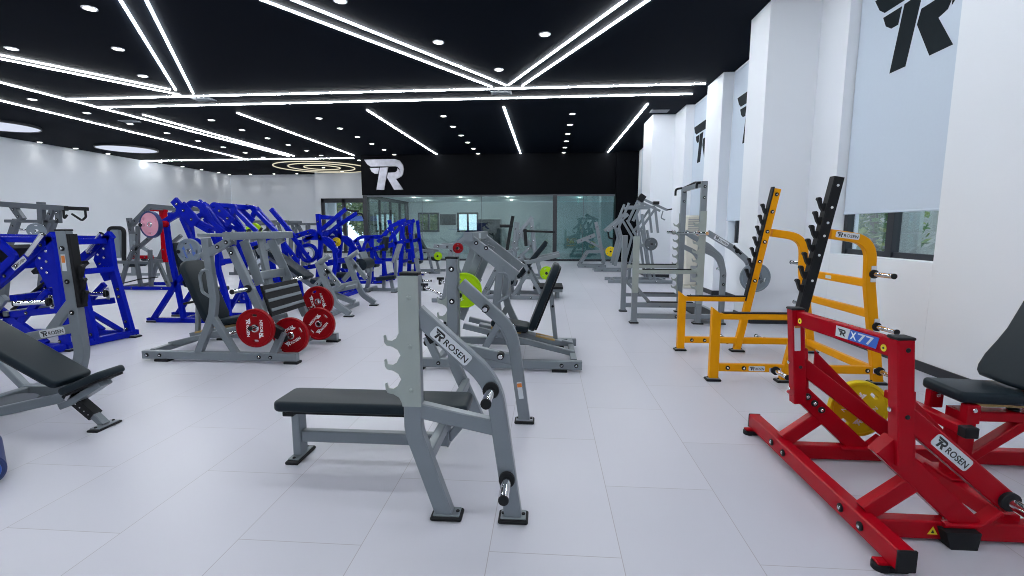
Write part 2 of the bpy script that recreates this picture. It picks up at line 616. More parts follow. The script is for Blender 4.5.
# right wall with its window bays
BAYS = [(5.05, 6.80, 1.12), (8.45, 10.55, 1.15), (11.80, 13.22, 1.15), (15.9, 20.2, 1.15)]
mb = MB()
y = YB
for a, b, sill in BAYS:
    mb.quadbox(XR, XR + 0.34, y, a, 0, Z, 'wall')
    mb.quadbox(XR, XR + 0.34, a, b, 0, sill, 'wall')
    y = b
mb.quadbox(XR, XR + 0.34, y, YF + 2, 0, Z, 'wall')
struct(mb.build('wall_right'))
slab('column_near', 3.17, XR, 7.47, 8.13, 0, Z, 'wall', 'square white pilaster beside the yellow rack')
slab('column_middle', 3.66, XR, 10.66, 11.66, 0, Z, 'wall', 'shallow white pilaster behind the grey rack')
slab('column_step', 3.65, XR, 13.30, 14.37, 0, Z, 'wall', 'white step of the wall behind the grey rack')
slab('column_far', 3.01, XR, 14.35, 15.58, 0, Z, 'wall', 'deep white pilaster near the glass partition')
mb = MB()
y = YB
for a, b in ((YB, 7.45), (8.15, 10.64), (11.68, 13.28), (15.6, YG - 0.1)):
    mb.quadbox(XR - 0.014, XR + 0.001, a, b, 0, 0.10, 'frame')
mb.quadbox(3.15, 3.171, 7.47, 8.13, 0, 0.10, 'frame')
mb.quadbox(3.16, XR, 7.452, 7.472, 0, 0.10, 'frame')
mb.quadbox(3.64, XR, 10.642, 10.662, 0, 0.10, 'frame')
mb.quadbox(3.642, 3.662, 10.66, 11.66, 0, 0.10, 'frame')
mb.quadbox(3.63, XR, 13.282, 13.302, 0, 0.10, 'frame')
mb.quadbox(2.99, 3.66, 14.33, 14.352, 0, 0.10, 'frame')
mb.quadbox(2.992, 3.012, 14.35, 15.58, 0, 0.10, 'frame')
struct(mb.build('baseboard_right'), 'black skirting along the white wall')

# windows in the bays, each with a roller blind over its upper part
blind_words = ['white roller blind with dark monogram above the window by the yellow rack',
               'white roller blind between the two white pilasters above the small dark window',
               'white roller blind with monogram behind the grey rack',
               'white roller blind with monogram beyond the deep far pilaster']
for i, (a, b, sill) in enumerate(BAYS):
    mb = MB()
    X0, X1 = XR + 0.17, XR + 0.24
    top = Z - 0.05
    mb.quadbox(X0, X1, a, b, sill, sill + 0.07, 'frame')
    mb.quadbox(X0, X1, a, b, top - 0.07, top, 'frame')
    n = (2, 1, 2, 3)[i]
    for k in range(n + 1):
        yy = a + (b - a) * k / n
        w = 0.07 if k in (0, n) else 0.055
        mb.quadbox(X0 - 0.02, X1, yy - w, yy + w, sill, top, 'frame')
    mb.quadbox(X0, X1, a, b, 1.95, 2.01, 'frame')
    fr = struct(mb.build('window_%d' % (i + 1)))
    g = MB(); g.quadbox(XR + 0.20, XR + 0.206, a, b, sill + 0.05, top, 'glass_win'); g.build('pane', fr)
    sl = MB(); sl.quadbox(XR + 0.001, X1, a, b, sill - 0.03, sill + 0.004, 'wall'); sl.build('sill', fr)
    # blind
    zb = 1.66 if i == 0 else 1.63
    th = Thing('roller_blind', blind_words[i], 'blind', (XR + 0.13, (a + b) / 2, zb), 'roller blinds on the white wall')
    mb = MB()
    m0 = 0.02 if i == 0 else -0.03
    xb = XR + 0.125 if i == 0 else XR - 0.022
    mb.quadbox(xb, xb + 0.004, a + m0, b - m0, zb, Z - 0.06, 'blind')
    fab = th.part('fabric', mb)
    mb = MB(); mb.cyl((xb + 0.002, a + m0, zb), (xb + 0.002, b - m0, zb), 0.012, 'blind'); th.part('hem_bar', mb)
    mb = MB(); mb.cyl((xb + 0.002, a + 0.03, Z - 0.04), (xb + 0.002, b - 0.03, Z - 0.04), 0.022, 'wall'); th.part('roller', mb)
    mb = MB()
    h = 0.97
    yl = (6.52, 10.36, 13.22, 19.2)[i]
    put_logo(mb, (xb - 0.0012, yl + 0.012, 3.258 if i == 0 else 3.118), (0, -1, 0), (0, 0, 1), h * 1.025, 'logo_pale', 0.0008)
    put_logo(mb, (xb - 0.002, yl, 3.27 if i == 0 else 3.13), (0, -1, 0), (0, 0, 1), h, 'print', 0.0012)
    th.part('printed_monogram', mb, fab, 'dark printed monogram')

# far white walls and the black fascia over the glass partition
slab('wall_far', XL, -12.9, YF, YF + 0.25, 0, Z, 'wall')
mb = MB()
XE = -13.55
mb.quadbox(-13.32, -8.05, 27.45, 27.7, 3.20, Z, 'wall')
mb.quadbox(-13.6, -13.32, 27.45, YF + 0.1, 0, Z, 'wall')
struct(mb.build('wall_above_entrance'))
mb = MB()
mb.quadbox(-8.32, 2.95, YG, YG + 0.3, 2.93, Z, 'fascia')
mb.quadbox(-8.32, -8.05, YG + 0.3, 27.5, 2.93, Z, 'fascia')
struct(mb.build('trim_fascia'), 'black fascia above the glass partition')
slab('column_black', 2.95, XR, YG - 0.25, YG + 0.3, 0, Z, 'fascia', 'black column at the end of the glass partition')

# letters on the fascia
th = Thing('wall_monogram', 'large brushed steel monogram mounted on the black fascia', 'sign', (-7.3, YG, 3.45))
mb = MB()
put_logo(mb, (-8.14, YG - 0.001, 3.17), (1, 0, 0), (0, 0, 1), 1.33, 'silver_logo', 0.06)
th.part('letters', mb)

# entrance: dark framed glazed doors under the white wall, side glass of the office
mb = MB()
ent = MB()
y0, y1 = 27.5, 27.6
for x in (-13.22, -11.95, -10.7, -9.45, -8.15):
    ent.quadbox(x - 0.09, x + 0.09, y0 - 0.03, y1, 0, 3.2, 'frame')
ent.quadbox(-13.3, -8.1, y0 - 0.03, y1, 2.95, 3.21, 'frame')
ent.quadbox(-13.3, -8.1, y0, y1, 0, 0.1, 'frame')
fr = struct(ent.build('door_1'), 'dark framed glazed entrance doors under the white wall')
g = MB(); g.quadbox(-13.2, -8.2, 27.54, 27.548, 0.1, 3.0, 'glass_win'); g.build('pane', fr)

side = MB()
for y in (21.5, 23.0, 24.6, 26.2, 27.4):
    side.quadbox(-8.25, -8.13, y - 0.06, y + 0.06, 0, 2.93, 'frame')
side.quadbox(-8.25, -8.13, 21.45, 27.45, 2.82, 2.93, 'frame')
fr = struct(side.build('window_5'), 'dark framed side glass of the office')
g = MB(); g.quadbox(-8.19, -8.182, 21.45, 27.4, 0.02, 2.84, 'glass_win'); g.build('pane', fr)

# glass partition under the fascia
gp = MB()
gp.quadbox(-8.3, 2.95, YG + 0.06, YG + 0.14, 0, 0.09, 'frame')
gp.quadbox(-8.3, 2.95, YG + 0.04, YG + 0.18, 2.86, 2.935, 'dgrey')
gp.quadbox(0.27, 0.45, YG + 0.02, YG + 0.18, 0, 2.9, 'frame')
gp.quadbox(-8.3, -8.12, YG + 0.02, YG + 0.18, 0, 2.9, 'frame')
for x in (-5.6, -2.9, 1.6):
    gp.quadbox(x - 0.008, x + 0.008, YG + 0.09, YG + 0.112, 0.09, 2.86, 'dgrey')
fr = struct(gp.build('window_6'), 'full height glass partition with dark floor rail')
g = MB(); g.quadbox(-8.12, 0.27, YG + 0.095, YG + 0.107, 0.09, 2.88, 'glass'); g.build('pane', fr)
g = MB(); g.quadbox(0.45, 2.95, YG + 0.095, YG + 0.107, 0.09, 2.88, 'glass_green'); g.build('pane', fr, (0, 0, 0))['label'] = 'green tinted pane'

# the office behind the glass
mb = MB()
for x0, x1, z0, z1 in ((-8.1, -7.5, 0, 2.95), (-7.5, -6.25, 0, 1.25), (-6.25, -5.2, 0, 2.95), (-5.2, -3.95, 0, 1.25), (-3.95, XR, 0, 2.95), (-7.5, -6.25, 2.35, 2.95), (-5.2, -3.95, 2.35, 2.95)):
    mb.quadbox(x0, x1, 27.5, 27.7, z0, z1, 'wall')
struct(mb.build('wall_office'), 'pale office wall seen through the glass')
slab('ceiling_office', -8.3, XR, YG + 0.3, 27.7, 2.97, 3.05, 'wall')
for i, x0 in enumerate((-7.5, -5.2)):
    w = MB()
    x1 = x0 + 1.25
    for x in (x0 + 0.05, (x0 + x1) / 2, x1 - 0.05):
        w.quadbox(x - 0.05, x + 0.05, 27.46, 27.6, 1.25, 2.35, 'frame')
    for z in (1.29, 2.31):
        w.quadbox(x0, x1, 27.46, 27.6, z - 0.05, z + 0.05, 'frame')
    fr = struct(w.build('window_%d' % (7 + i)))
    g = MB(); g.quadbox(x0, x1, 27.53, 27.536, 1.3, 2.3, 'glass_win'); g.build('pane', fr)
tv = Thing('wall_screen', 'dark flat screen hanging between the two office windows', 'screen', (-5.72, 27.45, 1.5))
mb = MB(); mb.box((-5.72, 27.40, 1.95), (0.92, 0.06, 0.62), 'screen'); mb.box((-5.72, 27.47, 1.95), (0.3, 0.08, 0.3), 'grip'); tv.part('panel', mb)
cb = Thing('office_cabinet', 'dark cabinet standing against the office wall behind the glass', 'cabinet', (-3.2, 26.9, 0))
mb = MB(); mb.quadbox(-3.9, -2.6, 26.75, 27.45, 0.06, 1.95, 'screen'); cb.part('body', mb)
mb = MB()
for x in (-3.57, -2.93):
    mb.quadbox(x - 0.30, x + 0.30, 26.73, 26.75, 0.1, 1.9, 'frame')
cb.part('door', mb)
for k, (x, y) in enumerate(((-6.5, 23.2), (-4.2, 23.2), (-1.9, 23.2), (-6.5, 25.8), (-4.2, 25.8), (-1.9, 25.8), (1.6, 24.0))):
    mb = MB(); mb.cyl((x, y, 2.955), (x, y, 2.968), 0.075, 'lens', 14)
    tag(mb.build('office_light'), 'small round ceiling light in the office behind the glass', 'ceiling light', 'office ceiling lights')
    ld = bpy.data.lights.new('office_lamp', 'POINT'); ld.energy = 14; ld.shadow_soft_size = 0.1; ld.color = (0.95, 1.0, 0.96)
    lo = bpy.data.objects.new('office_lamp', ld); lo.location = (x, y, 2.8); C.objects.link(lo)

# ------------------------------------------------------------------ ceiling lights
def led(name_label, a, b, group=None, w=0.052, m='strip'):
    a, b = V(a[0] * K, a[1] * K, Z - 0.015), V(b[0] * K, b[1] * K, Z - 0.015)
    mb = MB()
    mb.beam([a, b], w, 0.022, m, side=(b - a).cross(V(0, 0, 1)))
    return tag(mb.build('led_strip'), name_label, 'ceiling light', group)

led('long crosswise led strip reaching the white wall, the one nearer the camera', (-11.64, 11.22), (3.42, 11.06))
led('long crosswise led strip, the farther of the close pair', (-11.60, 12.02), (3.37, 11.84))
led('oblique led strip in the upper left corner of the view, inner of the narrow pair', (-11.0, 6.6), (-8.54, 10.62), w=0.036)
led('oblique led strip in the upper left corner of the view, outer of the narrow pair', (-11.13, 6.9), (-8.65, 11.05), w=0.036)
led('oblique led strip falling toward the long pair, left of its twin', (-5.54, 6.0), (-8.46, 10.68), w=0.036)
led('oblique led strip falling toward the long pair, right of its twin', (-5.20, 6.05), (-8.26, 10.96), w=0.036)
led('led strip running away along the left side from the end of the long pair', (-11.8, 9.6), (-11.29, 20.54))
led('short led strip beside the long left one, running toward the ring light', (-11.2, 12.85), (-11.03, 20.45))
led('outermost led strip on the left, next to the round white panels', (-13.4, 9.0), (-13.75, 21.2))
led('crosswise led strip in front of the ring shaped light', (-19.3, 21.42), (-8.68, 21.27))
led('lengthwise led strip ending beside the ring light and the monogram', (-8.46, 12.85), (-8.35, 20.47))
led('lengthwise led strip pointing at the steel monogram', (-4.80, 12.78), (-4.71, 20.43))
led('lengthwise led strip in the middle of the ceiling before the fascia', (-1.14, 12.75), (-1.13, 20.47))
led('lengthwise led strip closest to the white window wall', (2.52, 12.68), (2.51, 20.52))
led('left arm of the V shaped led strips, line nearer the camera', (-4.28, 5.5), (-0.93, 10.84), w=0.036)
led('left arm of the V shaped led strips, line farther from the camera', (-4.63, 5.6), (-1.25, 10.94), w=0.036)
led('right arm of the V shaped led strips, its inner line', (1.59, 6.0), (-0.86, 10.84), w=0.036)
led('right arm of the V shaped led strips, its outer line', (1.89, 6.05), (-0.56, 10.90), w=0.036)
for k, yy in enumerate((-1.6, 1.6, 4.6)):       # out of view, added to light the near floor and walls
    led('unseen crosswise led strip added overhead to light the foreground', (-11.8, yy), (3.3, yy), 'added led strips over the camera', m='strip_added')
led('unseen crosswise led strip added overhead to light the foreground', (-17.8, 5.0), (-12.8, 5.0), 'added led strips over the camera', m='strip_added')
led('unseen crosswise led strip added overhead to light the foreground', (-17.8, 0.5), (-12.8, 0.5), 'added led strips over the camera', m='strip_added')

def downlight(label, group, pts):
    first = None
    for x, y in pts:
        p = (x * K, y * K, Z)
        if first is None:
            t = Thing('downlight', label, 'downlight', p, group)
            mb = MB(); mb.lathe(p, (0, 0, -1), [(0, 0.10), (0.012, 0.10), (0.016, 0.085), (0.006, 0.07)], 'white', 22, cap=False); t.part('trim_ring', mb)
            mb = MB(); mb.cyl((p[0], p[1], p[2] - 0.012), (p[0], p[1], p[2] - 0.001), 0.072, 'lens', 20); t.part('lens', mb)
            first = t.root
        else:
            dup(first, p)
ROW = [13.65, 15.05, 16.45, 17.8, 19.17, 20.45]
downlight('small round downlight in the row between the two white window-wall led strips', 'downlights in the row before the green glass', [(0.68, y) for y in ROW])
downlight('small round downlight in the row leading to the black fascia', 'downlights in the row before the fascia', [(-2.93, y) for y in ROW])
downlight('small round downlight in the row leading to the steel monogram', 'downlights in the row before the monogram', [(-6.55, y) for y in ROW])
downlight('small round downlight in the row right of the long left strips', 'downlights in the row beside the ring light', [(-9.79, y) for y in ROW])
downlight('small round downlight in the row between the outer left strips', 'downlights between the outer left strips', [(-12.6, y) for y in (11.2, 12.59, 13.95, 15.35, 16.77, 18.12, 19.48, 20.75)])
downlight('small round downlight in front of the long crosswise strips', 'downlights before the long strips', [(-6.57, 6.78), (-7.55, 8.26), (-8.38, 9.7), (-2.88, 6.81), (-1.86, 8.37), (-0.06, 8.17), (-0.98, 9.84), (-9.4, 8.11)])
LW = [(-18.6, y) for y in (16.6, 17.95, 19.35, 22.1, 23.5, 24.85, 26.2)]
FW = [(-18.6, 27.1), (-17.3, 27.1), (-15.87, 27.1), (-14.49, 27.1)]
FW2 = [(-12.9, 26.2), (-11.4, 26.2), (-9.9, 26.2)]
downlight('small round downlight grazing the long left wall', 'downlights along the left wall', LW)
downlight('small round downlight grazing the far white wall', 'downlights along the far wall', FW)
downlight('small round downlight over the entrance doors', 'downlights over the entrance', FW2)
downlight('small round downlight at the corner of the black fascia', None, [(-8.71, 21.96)])
downlight('small round downlight in the middle of the ring light', None, [(-11.64, 24.5)])
for pts in (LW, FW, FW2):
    for x, y in pts:
        ld = bpy.data.lights.new('downlight_beam', 'SPOT')
        ld.energy = SPOT; ld.spot_size = math.radians(88); ld.spot_blend = 0.8; ld.shadow_soft_size = 0.06; ld.color = (1.0, 0.97, 0.92)
        lo = bpy.data.objects.new('downlight_beam', ld); lo.location = (x * K, y * K, Z - 0.03); C.objects.link(lo)

for label, (x, y) in (('round white light panel above the left wall, partly out of view', (-17.25, 14.15)), ('round white light panel on the ceiling beside the crosswise strip', (-17.05, 18.62))):
    t = Thing('round_light_panel', label, 'ceiling light', (x, y, Z), 'round ceiling light panels')
    mb = MB(); mb.lathe((x, y, Z), (0, 0, -1), [(0, 1.03), (0.07, 1.03), (0.075, 1.0), (0.05, 0.995)], 'frame', 64, cap=False); t.part('rim', mb)
    mb = MB(); mb.cyl((x, y, Z - 0.055), (x, y, Z - 0.02), 0.995, 'panel', 64); t.part('diffuser', mb)
t = Thing('ring_light', 'ceiling light of three concentric warm rings near the entrance', 'ceiling light', (-11.9, 24.9, Z))
for r in (0.9, 1.65, 2.35):
    mb = MB()
    mb.lathe((-11.9, 24.9, Z - 0.03), (0, 0, -1), [(0, r - 0.02), (0, r + 0.02), (0.04, r + 0.02), (0.04, r - 0.02), (0, r - 0.02)], 'ringlight', 72, cap=False)
    t.part('light_ring', mb)
for label, (x, y), d in (('pale air vent between the two long led strips', (-1.08, 11.45), (0.5, 0.28)), ('pale air vent at the ceiling edge by the far white pilaster', (3.0, 13.5), (0.5, 0.3)), ('pale air vent between the long strips at their left part', (-8.4, 11.5), (0.5, 0.28)), ('grey air vent beside the left lengthwise strips', (-12.3, 13.6), (0.5, 0.28))):
    t = Thing('air_vent', label, 'air vent', (x * K, y * K, Z), 'ceiling air vents')
    mb = MB(); mb.box((x * K, y * K, Z - 0.008), (d[0], d[1], 0.016), 'spacer'); t.part('frame', mb)
    mb = MB()
    for k in range(5):
        mb.box((x * K, y * K - d[1] * 0.35 + k * d[1] * 0.175, Z - 0.02), (d[0] * 0.86, 0.014, 0.012), 'spacer')
    t.part('grille', mb)

# ------------------------------------------------------------------ outside
slab('ground_outside', -40, 30, -20, 60, -0.16, -0.125, 'paving')
random.seed(5)
def shrub(name, label, cat, loc, rx, ry, h, n, m, group=None, trunk=True, leafsz=0.16):
    th = Thing(name, label, cat, loc, group)
    mb = MB()
    bm = mb.bm
    idx = mb.mi(m); i2 = mb.mi('leaf' if m == 'leaf2' else 'leaf2')
    for k in range(n):
        u = V(random.gauss(0, 1), random.gauss(0, 1), random.gauss(0, 1)).normalized() * (random.random() ** 0.35)
        p = V(loc[0] + u.x * rx, loc[1] + u.y * ry, loc[2] + h * 0.55 + u.z * h * 0.45)
        a = V(random.uniform(-1, 1), random.uniform(-1, 1), random.uniform(-0.6, 0.6)).normalized() * leafsz
        b = V(random.uniform(-1, 1), random.uniform(-1, 1), random.uniform(-0.6, 0.6)).normalized() * leafsz * 0.6
        f = bm.faces.new([bm.verts.new(q) for q in (p - a, p + b, p + a, p - b)])
        f.material_index = idx if random.random() < 0.75 else i2
    th.part('foliage', mb)
    if trunk:
        mb = MB(); mb.tube([V(loc), V(loc) + V(0.05, 0, h * 0.4), V(loc) + V(-0.05, 0.05, h * 0.8)], 0.07, 'bark'); th.part('trunk', mb)
for k, (x, y, h, m) in enumerate(((-20.4, 35.0, 6.0, 'leaf'), (-16.5, 34.6, 5.5, 'leaf2'), (-12.6, 34.6, 4.6, 'leaf'), (-18.5, 38.2, 6.5, 'leaf2'), (-14.6, 38.2, 6.5, 'leaf'), (-10.7, 38.0, 6.2, 'leaf'), (-8.7, 34.8, 4.5, 'leaf2'))):
    shrub('tree', 'leafy green tree outside beyond the entrance doors', 'tree', (x, y, -0.12), 1.85, 1.4, h, 2200, m, 'trees beyond the entrance', leafsz=0.22)
for k, (x, y, h, m) in enumerate(((6.6, 6.9, 2.9, 'leaf'), (7.0, 5.2, 2.6, 'leaf2'), (6.4, 9.8, 2.6, 'leaf'), (6.9, 12.9, 2.8, 'leaf'))):
    shrub('bush', 'tall green bush outside the side windows', 'bush', (x, y, -0.12), 0.8, 0.8, h, 1100, m, 'bushes outside the side windows', leafsz=0.10)
bn = Thing('hoarding', 'blue hoarding standing outside the entrance doors', 'hoarding', (-13.4, 32.5, -0.12))
mb = MB(); mb.quadbox(-16.6, -11.6, 32.5, 32.56, 1.95, 2.30, 'banner'); bn.part('board', mb)
for x in (-16.2, -14.0, -11.9):
    mb = MB(); mb.quadbox(x - 0.04, x + 0.04, 32.56, 32.64, -0.12, 2.30, 'dgrey'); bn.part('post', mb)
slab('wall_outside', 9.5, 9.8, -2, 26, -0.12, 3.2, 'render', 'pale garden wall outside the side windows')
wp = Thing('garden_panel', 'pale upright panel standing outside the window by the yellow rack', 'panel', (5.6, 7.9, -0.12))
mb = MB(); mb.quadbox(5.6, 5.66, 7.62, 8.25, -0.12, 2.2, 'render'); wp.part('board', mb)
mb = MB(); mb.quadbox(5.55, 5.75, 7.9, 7.98, -0.12, 0.0, 'dgrey'); wp.part('base', mb)
# ------------------------------------------------------------------ gym equipment helpers
def bar(th, name, pts, w, h, m, r=0.0, parent=None, side=None, label=None, bl=None, bn=(0, -1, 0), caps=None):
    mb = MB()
    mb.beam(pts, w, h, m, r, side)
    if bl:
        bolts(mb, bl, bn)
    if caps:
        for e in caps:
            p = V(pts[e]); q = V(pts[1 if e == 0 else -2])
            d = (p - q).normalized()
            s_ = V(side) if side else (V(0, 1, 0) if abs(d.y) < 0.8 else V(0, 0, 1))
            mb.beam([p - d * 0.004, p + d * 0.012], w * 1.03, h * 1.03, 'grip', side=s_)
    return th.part(name, mb, parent, label)

def shift(pts, dx=0, dy=0, dz=0):
    return [(p[0] + dx, p[1] + dy, p[2] + dz) for p in pts]

def hook_plate(y0, y1, outline, m, th, parent, name='bar_catch_plate', label=None):
    """guard plate with bar hooks, outline in (x, z)"""
    mb = MB()
    mb.prism(outline, (0, y0, 0), (1, 0, 0), (0, 0, 1), (0, 1, 0), y1 - y0, m)
    return th.part(name, mb, parent, label)

def hook(mb, p, d, up, n, m, L=0.075, t=0.05, finger=False):
    """curved catch pointing along d with an upturned tip; flat plate of thickness t along n"""
    d, up, n = V(d).normalized(), V(up).normalized(), V(n).normalized()
    if finger:
        prof = [(-0.012, -0.045), (0.012, -0.045), (0.03, -0.015), (L, 0.045), (L + 0.012, 0.062), (L + 0.006, 0.078), (L - 0.012, 0.080), (L - 0.026, 0.068), (0.018, 0.022), (-0.012, 0.022)]
        mb.prism(prof, V(p) - n * t / 2, d, up, n, t, m)
        return
    prof = [(-0.01, 0.035), (0.02, 0.012), (0.045, 0.012), (L - 0.008, 0.045), (L, 0.056), (L + 0.010, 0.048), (L + 0.008, 0.022), (L - 0.018, -0.014), (0.03, -0.045), (-0.01, -0.075)]
    mb.prism(prof, V(p) - n * t / 2, d, up, n, t, m)

# ------------------------------------------------------------------ grey flat bench with rack, in front of the camera
b = Thing('bench_press_station', 'grey flat bench press station with black pad and pale bar hooks, in front', 'weight bench', (-0.7, 2.8, 0))
YN, YFAR = 2.235, 3.455
for yy, out in ((YN, -1), (YFAR, 1)):
    sx_ = -0.655 if out < 0 else -0.695
    up = bar(b, 'upright', [(sx_, yy, 1.245), (sx_, yy, 0.46), (-0.505, yy, 0.02)], 0.062, 0.088 if out < 0 else 0.08, 'silver', 0.22,
             bl=[(sx_, yy - out * 0.031, z) for z in (1.17, 0.93, 0.68)], bn=(0, -out, 0))
    mb = MB(); mb.box((sx_, yy, 1.252), (0.094, 0.068, 0.016), 'grip'); b.part('end_cap', mb, up)
    o = [(-0.612, 1.243), (-0.612, 0.60), (-0.700, 0.60), (-0.702, 0.632)]
    for z in (0.655, 0.775, 0.895):
        o += [(-0.706, z - 0.018), (-0.716, z + 0.0), (-0.735, z + 0.012), (-0.760, z + 0.016), (-0.768, z + 0.030), (-0.770, z + 0.056), (-0.780, z + 0.058), (-0.785, z + 0.030), (-0.782, z + 0.006)][::-1][0:0]
    o = [(-0.608, 1.243), (-0.608, 0.597), (-0.700, 0.597)]
    for z in (0.66, 0.78, 0.90):
        o += [(-0.703, z - 0.045), (-0.716, z - 0.018), (-0.742, z - 0.002), (-0.772, z + 0.004), (-0.782, z + 0.020), (-0.784, z + 0.052), (-0.774, z + 0.056), (-0.768, z + 0.030), (-0.745, z + 0.026), (-0.722, z + 0.040), (-0.709, z + 0.066)]
    o += [(-0.706, 1.243)]
    o = [(x + sx_ + 0.655, z) for x, z in o]
    hp = hook_plate(yy + out * 0.033 if out > 0 else yy - 0.041, yy + 0.041 if out > 0 else yy - 0.033, o, 'pale', b, up, label='pale steel guard plate with bar hooks')
    mb = MB()
    for z in (1.14, 0.90, 0.68):
        mb.lathe((sx_, yy + out * 0.041, z), (0, out, 0), [(0, 0.011), (0.006, 0.009), (0.008, 0.004)], 'pale', 12)
    b.part('screw_heads', mb, hp)
    arm = bar(b, 'arm', [(-0.63, yy, 1.062), (-0.252, yy, 0.722), (-0.155, yy, 0.02)], 0.062, 0.086, 'silver', 0.34)
    bar(b, 'brace', [(-0.63, yy, 0.572), (-0.24, yy, 0.490)], 0.055, 0.078, 'silver')
    foot(b, up, (-0.495, yy, 0), 0.16, 0.10)
    foot(b, arm, (-0.155, yy, 0), 0.15, 0.10)
    for x, z in ((-0.262, 0.69), (-0.185, 0.235)):
        storage_peg(b, arm, (x, yy + out * 0.030, z), (x, yy + out * 0.235, z + 0.004), 0.023)
    if out < 0:
        name_plate(b, arm, (-0.455, yy - 0.031, 0.905), (0.743, 0, -0.669), (0, -1, 0), 0.235, 0.062)
    else:
        mb = MB()
        for x, z in ((-0.44, 0.885), (-0.33, 0.535)):
            mb = MB()
            mb.cyl((x, yy - 0.03, z), (x, yy - 0.10, z), 0.026, 'grip')
            mb.cyl((x, yy - 0.10, z), (x, yy - 0.108, z), 0.018, 'chrome')
            b.part('stop_stub', mb, arm, 'black rubber stub')
        mb = MB(); mb.prism(rrect(0.036, 0.13, 0.004), (-0.187, yy - 0.0325, 0.26), (1, 0, 0.139), (-0.139, 0, 1), (0, -1, 0), 0.001, 'label')
        mb.prism(rrect(0.034, 0.03, 0.003), (-0.1925, yy - 0.034, 0.30), (1, 0, 0.139), (-0.139, 0, 1), (0, -1, 0), 0.001, 'orange')
        b.part('notice_sticker', mb, arm, 'white and orange notice sticker')
bar(b, 'cross_beam', [(-0.60, YN, 0.30), (-0.60, YFAR, 0.30)], 0.07, 0.05, 'silver')
bar(b, 'low_beam', [(-1.56, 2.80, 0.150), (-0.60, 2.80, 0.150)], 0.055, 0.075, 'silver')
bar(b, 'bracket', [(-0.60, 2.80, 0.12), (-0.60, 2.80, 0.335)], 0.10, 0.012, 'silver')
bar(b, 'pad_rail', [(-1.58, 2.80, 0.325), (-0.50, 2.80, 0.325)], 0.07, 0.04, 'silver')
bar(b, 'strut', [(-0.60, 2.80, 0.16), (-0.48, 2.80, 0.31)], 0.05, 0.05, 'silver')
lg = bar(b, 'leg', [(-1.575, 2.80, 0.335), (-1.575, 2.80, 0.02)], 0.09, 0.055, 'silver')
foot(b, lg, (-1.575, 2.80, 0), 0.24, 0.085, 'y')
pad_box(b, 'bench_pad', (-1.655, 0.425), (-0.46, 0.425), 0.285, 0.066, 2.78, corner=0.045, rd=0.022)
mb = MB(); mb.box((-1.575, 2.70, 0.335), (0.07, 0.05, 0.03), 'grip'); b.part('pad_bumper', mb)

# ------------------------------------------------------------------ grey incline bench, left edge
b = Thing('incline_bench_station', 'grey incline bench with black pads and black bar hooks at the left edge', 'weight bench', (-3.8, 3.2, 0))
U30 = (0.866, -0.5)
pad_box(b, 'back_pad', (-4.75, 1.085), (-3.47, 0.375), 0.30, 0.06, 3.15, corner=0.04)
pad_box(b, 'seat_pad', (-3.52, 0.310), (-3.18, 0.455), 0.25, 0.055, 3.15, corner=0.05)
bar(b, 'seat_bracket', [(-3.58, 3.15, 0.16), (-3.48, 3.15, 0.20), (-3.24, 3.15, 0.345)], 0.10, 0.05, 'silver')
bar(b, 'pad_rail', [(-4.75, 3.15, 0.985), (-3.52, 3.15, 0.29)], 0.06, 0.05, 'silver')
mb = MB()
mb.beam([(-3.54, 3.15, 0.255), (-3.34, 3.145, 0.085)], 0.075, 0.075, 'grip')
for k in range(6):
    t_ = k / 5
    p = V(-3.515 + 0.155 * t_, 3.113, 0.235 - 0.132 * t_)
    mb.cyl(p, p + V(0, -0.006, 0), 0.006, 'chrome', 8)
b.part('sleeve', mb, None, 'black adjusting sleeve with a row of holes')
lg = bar(b, 'leg', [(-3.41, 3.145, 0.150), (-3.265, 3.14, 0.018)], 0.055, 0.05, 'silver')
mb = MB(); mb.cyl((-3.50, 3.09, 0.22), (-3.44, 3.09, 0.30), 0.012, 'chrome', 10); b.part('adjusting_pin', mb)
foot(b, lg, (-3.265, 3.135, 0), 0.21, 0.085, 'y', 0.016)
bar(b, 'base_beam', [(-4.95, 3.15, 0.05), (-4.30, 3.15, 0.05), (-3.50, 3.15, 0.235)], 0.06, 0.07, 'silver', 0.2)
bar(b, 'post', [(-4.26, 3.15, 0.08), (-4.34, 3.15, 0.74)], 0.06, 0.07, 'silver')
mb = MB(); mb.lathe((-4.42, 3.42, 0.0), (0, 0, 1), [(0, 0.21), (0.03, 0.22), (0.06, 0.20), (0.07, 0.12)], 'dgrey', 28); b.part('base_foot', mb)
bar(b, 'cross_beam', [(-4.55, 2.45, 0.05), (-4.55, 3.86, 0.05)], 0.07, 0.07, 'silver')
